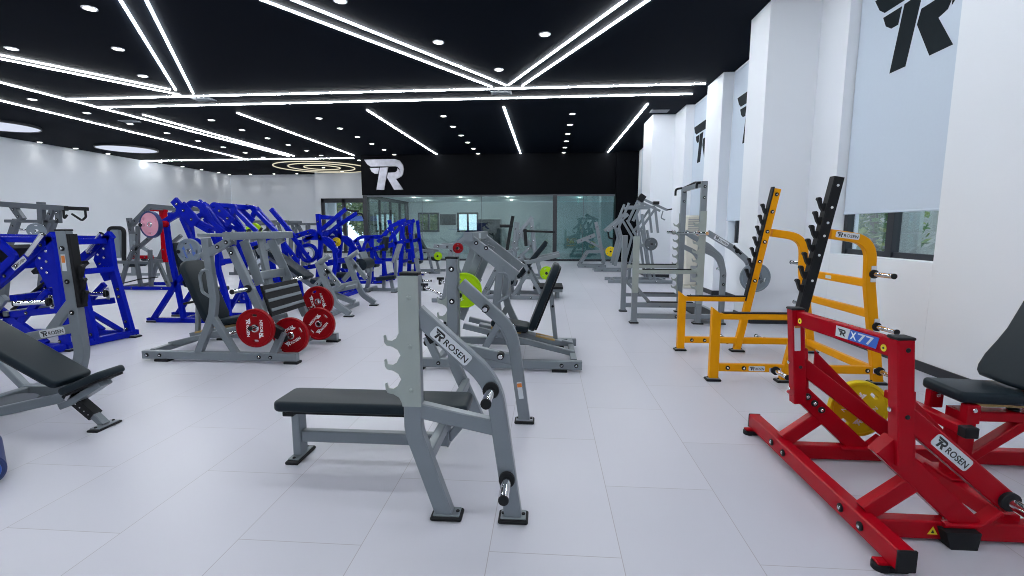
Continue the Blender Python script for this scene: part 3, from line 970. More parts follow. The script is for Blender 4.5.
for yy in (2.58, 3.72):
    up = bar(b, 'upright', [(-4.045, yy, 1.445), (-4.005, yy, 0.40), (-4.12, yy, 0.06), (-4.58, yy, 0.05)], 0.07, 0.095, 'silver', 0.26,
             bl=[(-4.04, yy - 0.035, 1.30), (-4.03, yy - 0.035, 1.02), (-4.02, yy - 0.035, 0.755)])
    mb = MB(); mb.box((-4.045, yy, 1.452), (0.10, 0.075, 0.015), 'grip'); b.part('end_cap', mb, up)
    mb = MB()
    mb.beam([(-3.978, yy, 1.42), (-3.955, yy, 0.80)], 0.075, 0.035, 'grip', side=(0, 1, 0))
    for z in (0.84, 0.95, 1.06):
        hook(mb, (-3.945 - (z - 0.66) * 0.03, yy, z + 0.02), (1, 0, 0.02), (0, 0, 1), (0, 1, 0), 'grip', 0.045, 0.035, True)
    b.part('bar_catch_plate', mb, up, 'black guard strip with bar hooks')
    mb = MB(); mb.prism([(-0.02, -0.07), (0.02, -0.07), (0.02, 0.07), (-0.02, 0.07)], (-4.04, yy - 0.0365, 1.18), (1, 0, 0), (0, 0, 1), (0, -1, 0), 0.001, 'label')
    mb.prism([(-0.015, 0.0), (0.015, 0.0), (0.015, 0.06), (-0.015, 0.06)], (-4.04, yy - 0.038, 1.18), (1, 0, 0), (0, 0, 1), (0, -1, 0), 0.001, 'orange')
    b.part('notice_sticker', mb, up, 'white and orange notice sticker')
    arm = bar(b, 'side_arm', [(-4.01, yy, 0.625), (-4.62, yy, 0.50), (-4.95, yy, 0.44)], 0.06, 0.08, 'silver')
    mb = MB(); mb.beam([(-4.03, yy, 0.86), (-4.30, yy, 0.56)], 0.03, 0.085, 'silver', side=(0, 1, 0)); b.part('gusset', mb, up)
    name_plate(b, arm, (-4.23, yy - 0.0305, 0.580), (0.982, 0, 0.188), (0, -1, 0), 0.24, 0.065)
    bar(b, 'strut', [(-4.93, yy, 0.45), (-4.57, yy, 0.06)], 0.06, 0.06, 'silver', parent=arm)
bar(b, 'cross_beam', [(-4.60, 2.58, 0.50), (-4.60, 3.72, 0.50)], 0.06, 0.06, 'silver')

# blue ended roller lying at the left edge
r_ = Thing('foam_roller', 'dark roller with blue ringed end lying on the floor at the left edge', 'foam roller', (-3.3, 2.45, 0))
RA = (-0.80, 0.60, 0)
mb = MB(); mb.lathe((-3.165, 2.30, 0.096), RA, [(0, 0.070), (0, 0.084), (0.010, 0.094), (0.52, 0.094), (0.53, 0.084), (0.53, 0.07)], 'pl_navy', 36); r_.part('sleeve', mb)
mb = MB(); mb.lathe((-3.165, 2.30, 0.096), RA, [(-0.004, 0.036), (-0.004, 0.070), (0.01, 0.074)], 'stickblue', 32, cap=False); r_.part('end_ring', mb, label='blue ring in the end')
mb = MB(); mb.lathe((-3.165, 2.30, 0.096), RA, [(-0.003, 0.0), (-0.003, 0.038)], 'pl_white', 24); r_.part('end_disc', mb, label='pale disc in the end')

# ------------------------------------------------------------------ yellow squat rack by the white wall
b = Thing('squat_rack', 'yellow squat rack with slanted uprights and black bar hooks by the white wall', 'squat rack', (2.4, 5.15, 0))
for yy, near in ((4.585, True), (5.725, False)):
    top, bot = V(2.625, yy, 1.915), V(2.285, yy, 0.02)
    d = (top - bot).normalized()
    up = bar(b, 'upright', [top, bot], 0.065, 0.078, 'yellow', side=(0, 1, 0), bl=None if near else [bot + d * k + V(0, -0.033, 0) for k in (0.85, 1.08, 1.31, 1.43, 1.66, 1.86)])
    nx = V(-d.z, 0, d.x)
    o1 = -1 if near else 1
    mb = MB()
    if near:
        mb.beam([bot + d * 0.60 + V(0, -0.037, 0), top + d * 0.012 + V(0, -0.037, 0)], 0.008, 0.080, 'grip', side=(0, 1, 0))
        mb.beam([bot + d * 0.60 + nx * 0.043, top + d * 0.012 + nx * 0.043], 0.08, 0.010, 'grip', side=(0, 1, 0))
        for k in (0.98, 1.22, 1.40, 1.52, 1.66, 1.86):
            p = bot + d * k + V(0, -0.041, 0)
            mb.lathe(p, (0, -1, 0), [(0, 0.012), (0.006, 0.010), (0.008, 0.004)], 'white', 12)
    else:
        mb.beam([bot + d * 0.60 + nx * 0.047, top + d * 0.012 + nx * 0.047], 0.08, 0.016, 'grip', side=(0, 1, 0))
    for k in range(7):
        hook(mb, bot + d * (0.905 + k * 0.127) + nx * 0.058, V(-1, 0, -0.05), V(-0.05, 0, 1), (0, 1, 0), 'grip', 0.048, 0.036, True)
    b.part('bar_catch_plate', mb, up, 'black guard strip with bar hooks')
    foot(b, up, (2.29, yy, 0), 0.16, 0.10)
    arch = bar(b, 'rear_arch', [(2.60, yy, 1.415), (2.965, yy, 1.36), (2.985, yy, 0.95), (3.14, yy, 0.02)], 0.062, 0.088, 'yellow', 0.42)
    foot(b, arch, (3.14, yy, 0), 0.15, 0.10)
    lg = bar(b, 'front_leg', [(1.622, yy, 0.655), (1.625, yy, 0.02)], 0.062, 0.085, 'yellow')
    mb = MB(); mb.prism([(-0.042, 0.0), (0.046, 0.0), (-0.042, 0.07)], (1.622, yy - 0.031, 0.652), (1, 0, 0), (0, 0, 1), (0, 1, 0), 0.062, 'yellow'); b.part('bar_stop', mb, lg)
    foot(b, lg, (1.622, yy, 0), 0.14, 0.10)
    sf = bar(b, 'safety_arm', [(1.65, yy, 0.635), (2.39, yy, 0.635)], 0.055, 0.058, 'yellow')
    mb = MB(); mb.box((2.02, yy, 0.669), (0.68, 0.06, 0.012), 'grip'); b.part('rubber_strip', mb, sf, 'black rubber strip')
    lb = bar(b, 'low_beam', [(1.65, yy, 0.135), (3.12, yy, 0.135)], 0.05, 0.075, 'yellow', bl=[(1.75, yy - 0.025, 0.135), (1.90, yy - 0.025, 0.135), (3.03, yy - 0.025, 0.135)])
    for x, z in ((2.19, 0.12), (2.62, 0.13), (3.13, 0.135)):
        mb = MB(); mb.box((x, yy + o1 * 0.031, z), (0.11, 0.008, 0.05), 'chrome'); pl = b.part('peg_plate', mb, lb, 'bright steel plate')
        storage_peg(b, lb, (x, yy + o1 * 0.03, z), (x, yy + o1 * 0.27, z + 0.005), 0.023)
    for x, z in ((2.995, 1.05), (3.065, 0.56)):
        mb = MB(); mb.box((x, yy + o1 * 0.034, z), (0.05, 0.008, 0.15), 'chrome'); b.part('peg_plate', mb, arch, 'bright steel plate')
        storage_peg(b, arch, (x, yy + o1 * 0.03, z), (x, yy + o1 * 0.30, z + 0.005), 0.023)
    if near:
        name_plate(b, arch, (2.74, yy - 0.0315, 1.402), (0.991, 0, -0.13), (0, -1, 0), 0.21, 0.055)
        name_plate(b, lb, (2.02, yy - 0.0255, 0.133), (1, 0, 0), (0, -1, 0), 0.15, 0.05)
for z, x in ((0.96, 2.985), (0.67, 3.03), (0.135, 3.09)):
    rg = bar(b, 'rear_rung', [(x, 4.60, z), (x, 5.71, z)], 0.075, 0.05, 'yellow')
    if z > 0.9:
        mb = MB(); mb.prism(rrect(0.10, 0.035, 0.006), (x - 0.0255, 5.18, z), (0, -1, 0), (0, 0, 1), (-1, 0, 0), 0.0015, 'label'); b.part('notice_sticker', mb, rg)

# ------------------------------------------------------------------ grey half rack behind it
b = Thing('half_rack', 'tall grey half rack with pale hook plates and a barbell, behind the yellow rack', 'power rack', (1.9, 7.9, 0))
for yy, near in ((7.37, True), (8.42, False)):
    o1 = -1 if near else 1
    up = bar(b, 'upright', [(2.335, yy, 2.16), (2.335, yy, 0.02)], 0.07, 0.085, 'silver', bl=[(2.335, yy - 0.035, 2.08), (2.335, yy - 0.035, 1.92)])
    foot(b, up, (2.335, yy, 0), 0.16, 0.11)
    o = [(2.382, 1.72), (2.382, 0.32), (2.287, 0.32)]
    for z in [0.42 + 0.135 * k for k in range(9)]:
        o += [(2.285, z - 0.05), (2.272, z - 0.022), (2.245, z - 0.005), (2.212, z + 0.0), (2.196, z + 0.018), (2.190, z + 0.055), (2.202, z + 0.052), (2.215, z + 0.03), (2.245, z + 0.026), (2.27, z + 0.04), (2.285, z + 0.064)]
    o += [(2.285, 1.72)]
    hook_plate(yy - 0.043 if near else yy + 0.035, yy - 0.035 if near else yy + 0.043, o, 'pale', b, up, label='pale steel guard plate with bar hooks')
    ft = bar(b, 'front_post', [(1.365, yy, 1.34), (1.365, yy, 0.02)], 0.07, 0.085, 'silver')
    mb = MB(); mb.quadbox(1.318, 1.412, yy - 0.043 if near else yy + 0.035, yy - 0.035 if near else yy + 0.043, 0.48, 1.345, 'pale'); b.part('guard_plate', mb, ft, 'pale steel guard plate')
    foot(b, ft, (1.365, yy, 0), 0.14, 0.11)
    sf = bar(b, 'safety_arm', [(1.36, yy, 0.805), (2.30, yy, 0.805)], 0.06, 0.06, 'pale')
    mb = MB(); mb.box((1.86, yy, 0.842), (0.78, 0.065, 0.014), 'grip'); b.part('rubber_strip', mb, sf, 'black rubber strip')
    s2 = bar(b, 'low_safety_arm', [(1.40, yy, 0.30), (2.30, yy, 0.30)], 0.06, 0.06, 'silver')
    mb = MB(); mb.box((1.90, yy, 0.337), (0.70, 0.065, 0.014), 'grip'); b.part('rubber_strip', mb, s2, 'black rubber strip')
    bar(b, 'strut', [(1.40, yy, 0.55), (1.60, yy, 0.32)], 0.05, 0.05, 'silver', parent=ft)
    lb = bar(b, 'base_beam', [(1.36, yy, 0.115), (2.72, yy, 0.115)], 0.06, 0.075, 'silver', bl=[(2.0, yy - 0.03, 0.115)])
    rear = bar(b, 'rear_arch', [(2.34, yy, 1.16), (2.60, yy, 1.04), (2.68, yy, 0.80), (2.68, yy, 0.02)], 0.06, 0.08, 'silver', 0.28, bl=[(2.68, yy - 0.03, 0.75), (2.68, yy - 0.03, 0.62)])
    foot(b, rear, (2.68, yy, 0), 0.14, 0.10)
    jam = bar(b, 'lever_arm', [(2.40, yy + o1 * 0.05, 1.40), (2.80, yy + o1 * 0.05, 1.16), (3.02, yy + o1 * 0.05, 0.97), (3.08, yy + o1 * 0.05, 0.72)], 0.05, 0.085, 'silver', 0.25)
    if near:
        name_plate(b, jam, (2.60, yy - 0.0755, 1.280), (0.857, 0, -0.515), (0, -1, 0), 0.24, 0.06)
        mb = MB(); mb.cyl((2.84, yy - 0.08, 1.13), (2.84, yy + 0.02, 1.13), 0.035, 'grip'); mb.cyl((2.78, yy - 0.05, 1.20), (2.90, yy - 0.05, 1.08), 0.03, 'grip'); b.part('pivot', mb, jam)
    storage_peg(b, jam, (3.07, yy + o1 * 0.07, 0.74), (3.07, yy + o1 * 0.30, 0.745), 0.024)
bar(b, 'top_beam', [(2.335, 7.37, 2.12), (2.335, 8.42, 2.12)], 0.07, 0.07, 'silver')
mb = MB()
mb.tube([(2.20, 8.44, 2.02), (2.20, 8.44, 2.13), (2.33, 8.40, 2.15), (2.36, 7.90, 2.19), (2.34, 7.46, 2.15), (2.24, 7.42, 2.14), (2.24, 7.42, 2.06)], 0.018, 'grip', 0.05)
b.part('pull_up_handle', mb, label='black pull-up handle')
bar(b, 'rear_beam', [(2.68, 7.37, 0.115), (2.68, 8.42, 0.115)], 0.075, 0.06, 'silver')
mb = MB(); mb.box((2.48, 7.9, 0.13), (0.36, 0.98, 0.03), 'grip'); b.part('platform', mb, label='black footboard')
bb = Thing('barbell', 'chrome barbell lying in the hooks of the tall grey rack', 'barbell', (2.24, 7.9, 1.38))
mb = MB(); mb.cyl((2.235, 7.0, 1.392), (2.235, 8.8, 1.392), 0.0145, 'chrome'); bb.part('shaft', mb)
for s_ in (-1, 1):
    mb = MB(); mb.cyl((2.235, 7.9 + s_ * 0.66, 1.392), (2.235, 7.9 + s_ * 0.69, 1.392), 0.04, 'chrome'); mb.cyl((2.235, 7.9 + s_ * 0.69, 1.392), (2.235, 7.9 + s_ * 1.08, 1.392), 0.025, 'chrome'); bb.part('sleeve', mb)
weight_plate((3.07, 7.18, 0.745), (0, -1, 0), 0.215, 0.05, 'pl_grey', 'grey weight plate on the lever arm of the tall grey rack', rot=0.3, ink='pl_dgrey')

# air conditioner
ac = Thing('air_conditioner', 'tall beige floor air conditioner standing against the wall behind the grey rack', 'air conditioner', (3.30, 11.95, 0))
ox, oy = 3.58, 11.95
mb = MB(); mb.box((ox, oy, 0.92), (0.44, 0.34, 1.70), 'beige', ch=0.03); ac.part('body', mb)
mb = MB(); mb.box((ox, oy, 0.035), (0.46, 0.36, 0.07), 'beige', ch=0.01); ac.part('base', mb)
mb = MB(); mb.box((ox, oy - 0.172, 0.95), (0.38, 0.012, 0.66), 'beige'); ac.part('front_panel', mb)
mb = MB()
for k in range(8):
    mb.box((ox, oy - 0.175, 1.38 + k * 0.042), (0.36, 0.02, 0.012), 'spacer', rot=Matrix.Rotation(0.4, 3, 'X'))
ac.part('air_outlet', mb, label='slatted air outlet')
mb = MB(); mb.box((ox + 0.02, oy - 0.176, 0.36), (0.20, 0.012, 0.40), 'spacer'); ac.part('intake_grille', mb, label='dark intake grille')
# ------------------------------------------------------------------ red machine, lower right
b = Thing('hip_press_machine', 'red plate loaded machine with black seat and blue sticker, at the lower right', 'gym machine', (2.1, 2.63, 0))
cb_ = bar(b, 'cross_beam', [(1.515, 1.94, 0.085), (1.515, 3.40, 0.085)], 0.095, 0.075, 'red', side=(0, 0, 1), bl=[(1.476, y, 0.085) for y in (2.17, 2.32, 2.90, 3.05)], bn=(-1, 0, 0))
for y in (1.935, 3.405):
    mb = MB(); mb.box((1.515, y, 0.085), (0.08, 0.014, 0.10), 'grip'); b.part('end_cap', mb, cb_)
for y in (2.0, 3.36):
    mb = MB(); mb.box((1.50, y, 0.035), (0.13, 0.05, 0.012), 'red'); mb.cyl((1.46, y, 0.0), (1.46, y, 0.03), 0.035, 'grip'); mb.box((1.50, y, 0.014), (0.12, 0.06, 0.028), 'grip'); b.part('foot', mb, cb_)
PR = []
for yy, near in ((2.235, True), (3.01, False)):
    o1 = -1 if near else 1
    fx = 0.0 if near else -0.07
    bar(b, 'floor_rail', [(1.54, yy, 0.057), (3.35, yy, 0.057)], 0.065, 0.09, 'red')
    bar(b, 'strut', [(1.53, yy, 0.125), (1.765, yy, 0.315)], 0.06, 0.085, 'red')
    dg = bar(b, 'diagonal_plate', [(1.575, yy, 0.468), (2.02, yy, 0.055)], 0.07, 0.105, 'red', bl=None if near else [(1.635 + k * 0.045, yy - 0.037, 0.425 - k * 0.042) for k in range(3)])
    up = bar(b, 'upright', [(1.600 + fx, yy - 0.025, 0.975), (1.655 + fx, yy - 0.025, 0.385)], 0.07, 0.074, 'red', bl=None)
    mb = MB(); mb.box((1.599 + fx, yy - 0.025, 0.980), (0.080, 0.076, 0.014), 'grip'); b.part('end_cap', mb, up)
    for z in (0.93, 0.62):
        mb = MB()
        mb.cyl((1.605 + fx + (0.97 - z) * 0.09, yy - 0.060, z), (1.605 + fx + (0.97 - z) * 0.09, yy - 0.064, z), 0.011, 'grip', 12)
        b.part('bolt_head', mb, up)
    for z in (0.64, 0.47):
        mb = MB()
        mb.cyl((1.595 + fx + (0.97 - z) * 0.09 - 0.030, yy - 0.02, z), (1.595 + fx + (0.97 - z) * 0.09 - 0.045, yy - 0.02, z), 0.012, 'chrome', 12)
        b.part('bolt_head', mb, up)
    bar(b, 'side_plate', [(1.675 + fx, yy + 0.01, 0.72), (1.705 + fx, yy + 0.01, 0.40)], 0.05, 0.05, 'red', parent=up)
    arm = bar(b, 'press_arm', [(1.645 + fx * 0.8, yy, 0.625), (2.16, yy, 0.195)], 0.065, 0.095, 'red')
    mb = MB(); mb.prism([(1.70, 0.70), (1.70, 0.52), (2.10, 0.20), (2.16, 0.24)], (0, yy + 0.035, 0), (1, 0, 0), (0, 0, 1), (0, 1, 0), 0.012, 'red'); b.part('gusset_plate', mb, arm)
    storage_peg(b, arm, (2.135, yy + o1 * 0.03, 0.222), (2.135, yy + o1 * 0.30, 0.21), 0.026)
    bar(b, 'stop_link', [(2.10, yy - 0.02, 0.17), (2.02, yy - 0.02, 0.095), (1.86, yy - 0.02, 0.095)], 0.07, 0.022, 'red', 0.05)
    if near:
        mb = MB()
        mb.prism([(1.84, 0.084), (1.995, 0.084), (1.985, 0.0), (1.87, 0.0)], (0, yy - 0.085, 0), (1, 0, 0), (0, 0, 1), (0, 1, 0), 0.11, 'grip')
        for x in (1.885, 1.945):
            mb.cyl((x, yy - 0.02, 0.104), (x, yy - 0.02, 0.116), 0.013, 'chrome', 10)
        b.part('rubber_stop', mb, None, 'black rubber stop block')
    if near:
        name_plate(b, arm, (1.865, yy - 0.0335, 0.447), (0.768, 0, -0.641), (0, -1, 0), 0.215, 0.062)
        mb = MB(); mb.prism([(0, 0), (0.045, 0), (0.0225, 0.04)], (1.80, yy - 0.034, 0.04), (1, 0, 0), (0, 0, 1), (0, -1, 0), 0.001, 'warn')
        mb.prism([(0.014, 0.007), (0.030, 0.007), (0.0225, 0.024)], (1.80, yy - 0.0355, 0.04), (1, 0, 0), (0, 0, 1), (0, -1, 0), 0.001, 'ink')
        b.part('warning_sticker', mb, arm, 'yellow warning triangle')
    else:
        mb = MB(); mb.prism(rrect(0.035, 0.155, 0.004), (1.605 + fx, yy - 0.0605, 0.80), (1, 0, 0.09), (-0.09, 0, 1), (0, -1, 0), 0.001, 'label')
        mb.prism(rrect(0.032, 0.014, 0.003), (1.599 + fx, yy - 0.0617, 0.872), (1, 0, 0.09), (-0.09, 0, 1), (0, -1, 0), 0.001, 'orange')
        b.part('notice_sticker', mb, up, 'white notice sticker')
tb = bar(b, 'top_beam', [(1.600, 2.235, 0.925), (1.542, 2.96, 0.925)], 0.088, 0.045, 'red', side=(0, 0, 1))
mb = MB()
xa, ya = 1.5776, 2.235
SU = V(0.0797, -0.9968, 0); SN = V(-0.9968, -0.0797, 0)
def sp(y, z, e=0.0):
    t_ = ya - y
    return V(xa, ya, 0) - SU * (-t_) + SN * (0.0012 + e) + V(0, 0, z)
mb.prism([(0.0, -0.026), (0.0, 0.030), (0.105, 0.030), (0.090, -0.026)], sp(2.60, 0.925), SU, (0, 0, 1), SN, 0.0012, 'label')
mb.prism([(0.092, -0.026), (0.107, 0.030), (0.295, 0.030), (0.280, -0.026)], sp(2.60, 0.925), SU, (0, 0, 1), SN, 0.0012, 'stickblue')
put_logo(mb, sp(2.585, 0.909, 0.0013), SU, (0, 0, 1), 0.034, 'ink', 0.001, 1.3)
put_text(mb, 'X', sp(2.492, 0.907, 0.0013), SU, (0, 0, 1), 0.040, 0.042, 'white', 0.001)
put_text(mb, '77', sp(2.440, 0.906, 0.0013), SU, (0, 0, 1), 0.042, 0.105, 'label', 0.001)
b.part('number_sticker', mb, tb, 'white and blue sticker with the number 77')
for y in (2.275, 2.915):
    mb = MB()
    mb.lathe(sp(y, 0.915), SN, [(0, 0.017), (0.0012, 0.017)], 'warn', 16)
    mb.lathe(sp(y, 0.915, 0.0012), SN, [(0, 0.006), (0.001, 0.006)], 'ink', 10)
    b.part('warning_sticker', mb, tb, 'yellow round sticker')
# seat and its carrier
bar(b, 'cross_beam', [(2.20, 2.24, 0.09), (2.20, 3.0, 0.09)], 0.08, 0.07, 'red')
po = bar(b, 'seat_post', [(2.25, 2.63, 0.06), (2.25, 2.63, 0.50)], 0.10, 0.09, 'red')
mb = MB(); mb.box((2.25, 2.63, 0.137), (0.17, 0.20, 0.014), 'red'); b.part('base_plate', mb, po)
fb = bar(b, 'step_beam', [(2.12, 2.44, 0.455), (2.12, 2.98, 0.455)], 0.05, 0.06, 'red', side=(0, 0, 1))
mb = MB(); mb.box((2.12, 2.425, 0.455), (0.066, 0.05, 0.056), 'grip'); b.part('end_cap', mb, fb)
for y in (2.52, 2.75):
    mb = MB(); mb.box((2.20, y, 0.515), (0.07, 0.045, 0.10), 'red'); mb.cyl((2.20, y - 0.023, 0.54), (2.20, y - 0.032, 0.54), 0.012, 'chrome', 10); b.part('seat_bracket', mb)
sr = bar(b, 'seat_rail', [(2.22, 2.62, 0.475), (3.15, 2.62, 0.475)], 0.08, 0.055, 'red')
mb = MB()
for x in (2.50, 2.66):
    mb.cyl((x, 2.62, 0.502), (x, 2.62, 0.514), 0.026, 'grip')
b.part('knob', mb, sr)
bar(b, 'brace', [(2.28, 2.62, 0.22), (2.58, 2.62, 0.455)], 0.06, 0.055, 'red')
mb = MB(); mb.box((2.50, 2.64, 0.548), (0.46, 0.16, 0.022), 'brass'); b.part('seat_board', mb, None, 'plywood board under the seat')
pad_box(b, 'seat_pad', (2.14, 0.632), (2.84, 0.610), 0.275, 0.06, 2.64, corner=0.025, lower=False)
dv = V(0.36, 0, 0.933); nn = V(-0.933, 0, 0.36)
half = [(0.185, 0.06), (0.180, 0.13), (0.155, 0.22), (0.138, 0.30), (0.132, 0.45), (0.128, 0.80), (0.10, 0.87)]
o = [(-0.15, 0.005), (0.0, 0.0), (0.15, 0.005), (0.175, 0.025)] + half + [(-x, y) for x, y in reversed(half)] + [(-0.175, 0.025)]
mb = MB(); mb.cushion(o, V(2.50, 2.64, 0.622), (0, 1, 0), dv, nn, 0.06, 'pad', 0.02); b.part('back_pad', mb)
bar(b, 'back_support', [V(2.56, 2.64, 0.60), V(2.56, 2.64, 0.60) + dv * 0.8], 0.07, 0.04, 'red')
bar(b, 'rear_post', [(3.10, 2.62, 0.03), (2.92, 2.62, 1.18)], 0.08, 0.07, 'red')
bar(b, 'rear_beam', [(3.32, 2.0, 0.055), (3.32, 3.2, 0.055)], 0.09, 0.07, 'red')
for y in (2.02, 3.18):
    mb = MB(); mb.box((3.32, y, 0.006), (0.12, 0.10, 0.012), 'grip'); b.part('foot', mb)
weight_plate((2.06, 3.155, 0.29), (0, -1, 0), 0.187, 0.045, 'pl_yellow', 'yellow weight plate hanging behind the red press arms', slots=2, rot=-0.75)

# ------------------------------------------------------------------ grey leg press on the left, its twin in the middle
def leg_press(label, twin=False):
    b = Thing('leg_press_machine', label, 'gym machine', (-3.585, 5.35, 0), 'grey leg press machines')
    for yy, o1 in ((4.85, -1), (5.85, 1)):
        rl = bar(b, 'floor_rail', [(-4.48, yy, 0.07), (-2.70, yy, 0.07)], 0.065, 0.09, 'silver', bl=[(x, yy + o1 * 0.033, 0.07) for x in (-4.42, -4.27, -3.12, -2.99)], bn=(0, o1, 0))
        for x in (-4.25, -2.76):
            mb = MB(); mb.box((x, yy, 0.013), (0.16, 0.10, 0.026), 'grip'); b.part('foot', mb, rl)
        bar(b, 'upright', [(-3.83, yy, 0.10), (-3.63, yy, 0.53), (-3.60, yy, 0.70), (-3.645, yy, 1.10 if twin else 1.36)], 0.065, 0.08, 'silver', 0.2)
        bar(b, 'strut', [(-3.63, yy, 0.50), (-3.40, yy, 0.10)], 0.06, 0.07, 'silver')
        bar(b, 'top_arm', [(-3.80, yy, 0.98), (-3.30, yy, 1.37)] if twin else [(-3.70, yy, 1.16), (-3.36, yy, 1.34)], 0.06, 0.12 if twin else 0.085, 'silver', bl=[(-3.50, yy + o1 * 0.03, 1.27), (-3.40, yy + o1 * 0.03, 1.32)], bn=(0, o1, 0))
        if not twin:
            bar(b, 'top_rail', [(-3.72, yy, 1.395), (-3.34, yy, 1.395)], 0.05, 0.035, 'silver')
        sw = bar(b, 'swing_arm', [(-3.44, yy - o1 * 0.10, 1.26), (-3.06, yy - o1 * 0.10, 0.36)], 0.06, 0.09, 'silver', bl=[(-3.42, yy - o1 * 0.07, 1.20)], bn=(0, o1, 0))
        for x, z in ((-3.085, 0.425), (-3.255, 0.81)):
            storage_peg(b, sw, (x, yy - o1 * 0.07, z), (x, yy + o1 * 0.21, z), 0.024)
        hd = MB(); hd.tube([(-3.62, yy + o1 * 0.02, 0.72), (-3.72, yy + o1 * 0.02, 0.78), (-3.735, yy + o1 * 0.02, 0.95), (-3.70, yy + o1 * 0.02, 1.02), (-3.62, yy + o1 * 0.02, 1.02)], 0.016, 'silver', 0.06); b.part('side_handle', hd)
        mb = MB(); mb.cyl((-3.50, yy + o1 * 0.02, 0.30), (-3.50, yy - o1 * 0.28, 0.30), 0.022, 'chrome'); mb.cyl((-3.50, yy - o1 * 0.24, 0.30), (-3.50, yy - o1 * 0.32, 0.30), 0.034, 'grip'); b.part('stop_roller', mb)
        post = bar(b, 'front_post', [(-2.98, yy, 0.09), (-2.86, yy - o1 * 0.02, 0.34)], 0.06, 0.075, 'silver')
        mb = MB(); mb.box((-2.93, yy - o1 * 0.01, 0.35), (0.13, 0.07, 0.12), 'grip', rot=Matrix.Rotation(0.5, 3, 'Y')); b.part('rubber_bumper', mb, post, 'black rubber bumper')
        storage_peg(b, post, (-2.86, yy - o1 * 0.03, 0.27), (-2.86, yy - o1 * 0.20, 0.27), 0.024)
        bar(b, 'carriage_plate', [(-3.38, yy - o1 * 0.24, 1.33), (-3.20, yy - o1 * 0.20, 0.84)], 0.018, 0.11, 'silver')
        bar(b, 'sled_track', [(-4.42, yy - o1 * 0.30, 0.11), (-3.20, yy - o1 * 0.30, 0.40)], 0.05, 0.06, 'silver')
    tb = bar(b, 'top_beam', [(-3.33, 4.74, 1.385), (-3.33, 5.96, 1.385)], 0.085, 0.09, 'silver', side=(0, 0, 1))
    mb = MB(); mb.prism([(-0.17, -0.028), (-0.02, -0.028), (-0.04, 0.03), (-0.19, 0.03)], (-3.376, 5.35, 1.385), (0, -1, 0), (0, 0, 1), (-1, 0, 0), 0.001, 'label'); b.part('notice_sticker', mb, tb)
    bar(b, 'carriage_beam', [(-3.25, 5.06, 0.93), (-3.25, 5.64, 0.93)], 0.10, 0.02, 'silver', side=(0, 0, 1))
    bar(b, 'carriage_post', [(-3.36, 5.35, 1.36), (-3.24, 5.35, 0.72)], 0.10, 0.022, 'silver')
    pl = MB(); pl.box((-3.10, 5.35, 0.66), (0.03, 0.74, 0.36), 'grip', rot=Matrix.Rotation(-0.28, 3, 'Y')); fp = b.part('foot_platform', pl, label='black foot platform with grey treads')
    mb = MB()
    R_ = Matrix.Rotation(-0.28, 3, 'Y')
    for k in range(3):
        mb.box(V(-3.10, 5.35, 0.66) + R_ @ V(-0.019, 0, -0.11 + 0.11 * k), (0.010, 0.70, 0.035), 'silver', rot=R_)
        mb.box(V(-3.10, 5.35, 0.66) + R_ @ V(0.019, 0, -0.11 + 0.11 * k), (0.010, 0.70, 0.035), 'silver', rot=R_)
    b.part('treads', mb, fp)
    bar(b, 'cross_beam', [(-4.40, 4.88, 0.09), (-4.40, 5.82, 0.09)], 0.07, 0.06, 'silver')
    bar(b, 'cross_beam', [(-2.98, 4.88, 0.09), (-2.98, 5.82, 0.09)], 0.07, 0.06, 'silver')
    # seat
    a = V(-3.98, 5.35, 0.34); d = V(-0.36, 0, 0.933); n = V(0.933, 0, 0.36)
    mb = MB(); mb.cushion(rrect(0.42, 0.80, 0.12, cy=0.38), a, (0, 1, 0), d, n, 0.075, 'pad', 0.025); b.part('back_pad', mb)
    mb = MB(); mb.cushion(rrect(0.34, 0.76, 0.10, cy=0.38), a - n * 0.02, (0, 1, 0), d, n, 0.022, 'grip', 0.004); b.part('back_board', mb)
    pad_box(b, 'seat_pad', (-3.92, 0.385), (-3.50, 0.455), 0.34, 0.065, 5.35, corner=0.05)
    mb = MB(); mb.box((-3.66, 5.35, 0.33), (0.34, 0.16, 0.03), 'brass', rot=Matrix.Rotation(-0.16, 3, 'Y')); b.part('seat_board', mb, label='plywood strip under the seat')
    mb = MB()
    for s_ in (-0.05, 0.05):
        mb.box((-4.10, 5.35 + s_, 0.245), (0.22, 0.045, 0.02), 'brass', rot=Matrix.Rotation(-0.22, 3, 'Y'))
    b.part('slide_strip', mb, label='plywood slide strips')
    bar(b, 'seat_carrier', [(-4.28, 5.35, 0.19), (-3.35, 5.35, 0.37)], 0.12, 0.05, 'silver')
    bar(b, 'back_support', [(-4.22, 5.35, 0.20), (-4.15, 5.35, 0.84)], 0.05, 0.05, 'silver')
    mb = MB(); mb.cyl((-4.18, 5.12, 0.60), (-4.18, 5.38, 0.60), 0.014, 'grip'); b.part('adjusting_lever', mb)
    return b
leg_press('grey leg press with black seat and red plates, left of the flat bench')
tw = leg_press('grey leg press with black seat and a lime plate, behind the flat bench', True)
tw.root.location = (-0.52, 5.27, 0)
tw.root.rotation_euler = (0, 0, math.pi)
weight_plate((-3.045, 4.68, 0.425), (0, -1, 0), 0.205, 0.05, 'pl_red', 'red weight plate on the swing arm nearer the camera of the left leg press', slots=2, rot=0.0, group='red plates of the leg press')
weight_plate((-2.845, 5.00, 0.275), (0, -1, 0), 0.205, 0.05, 'pl_red', 'red weight plate low behind the rubber bumper of the left leg press', slots=2, rot=-1.05, group='red plates of the leg press')
weight_plate((-2.845, 5.66, 0.275), (0, -1, 0), 0.205, 0.05, 'pl_red', 'red weight plate in full view at the far corner of the left leg press', slots=2, rot=-0.75, group='red plates of the leg press')
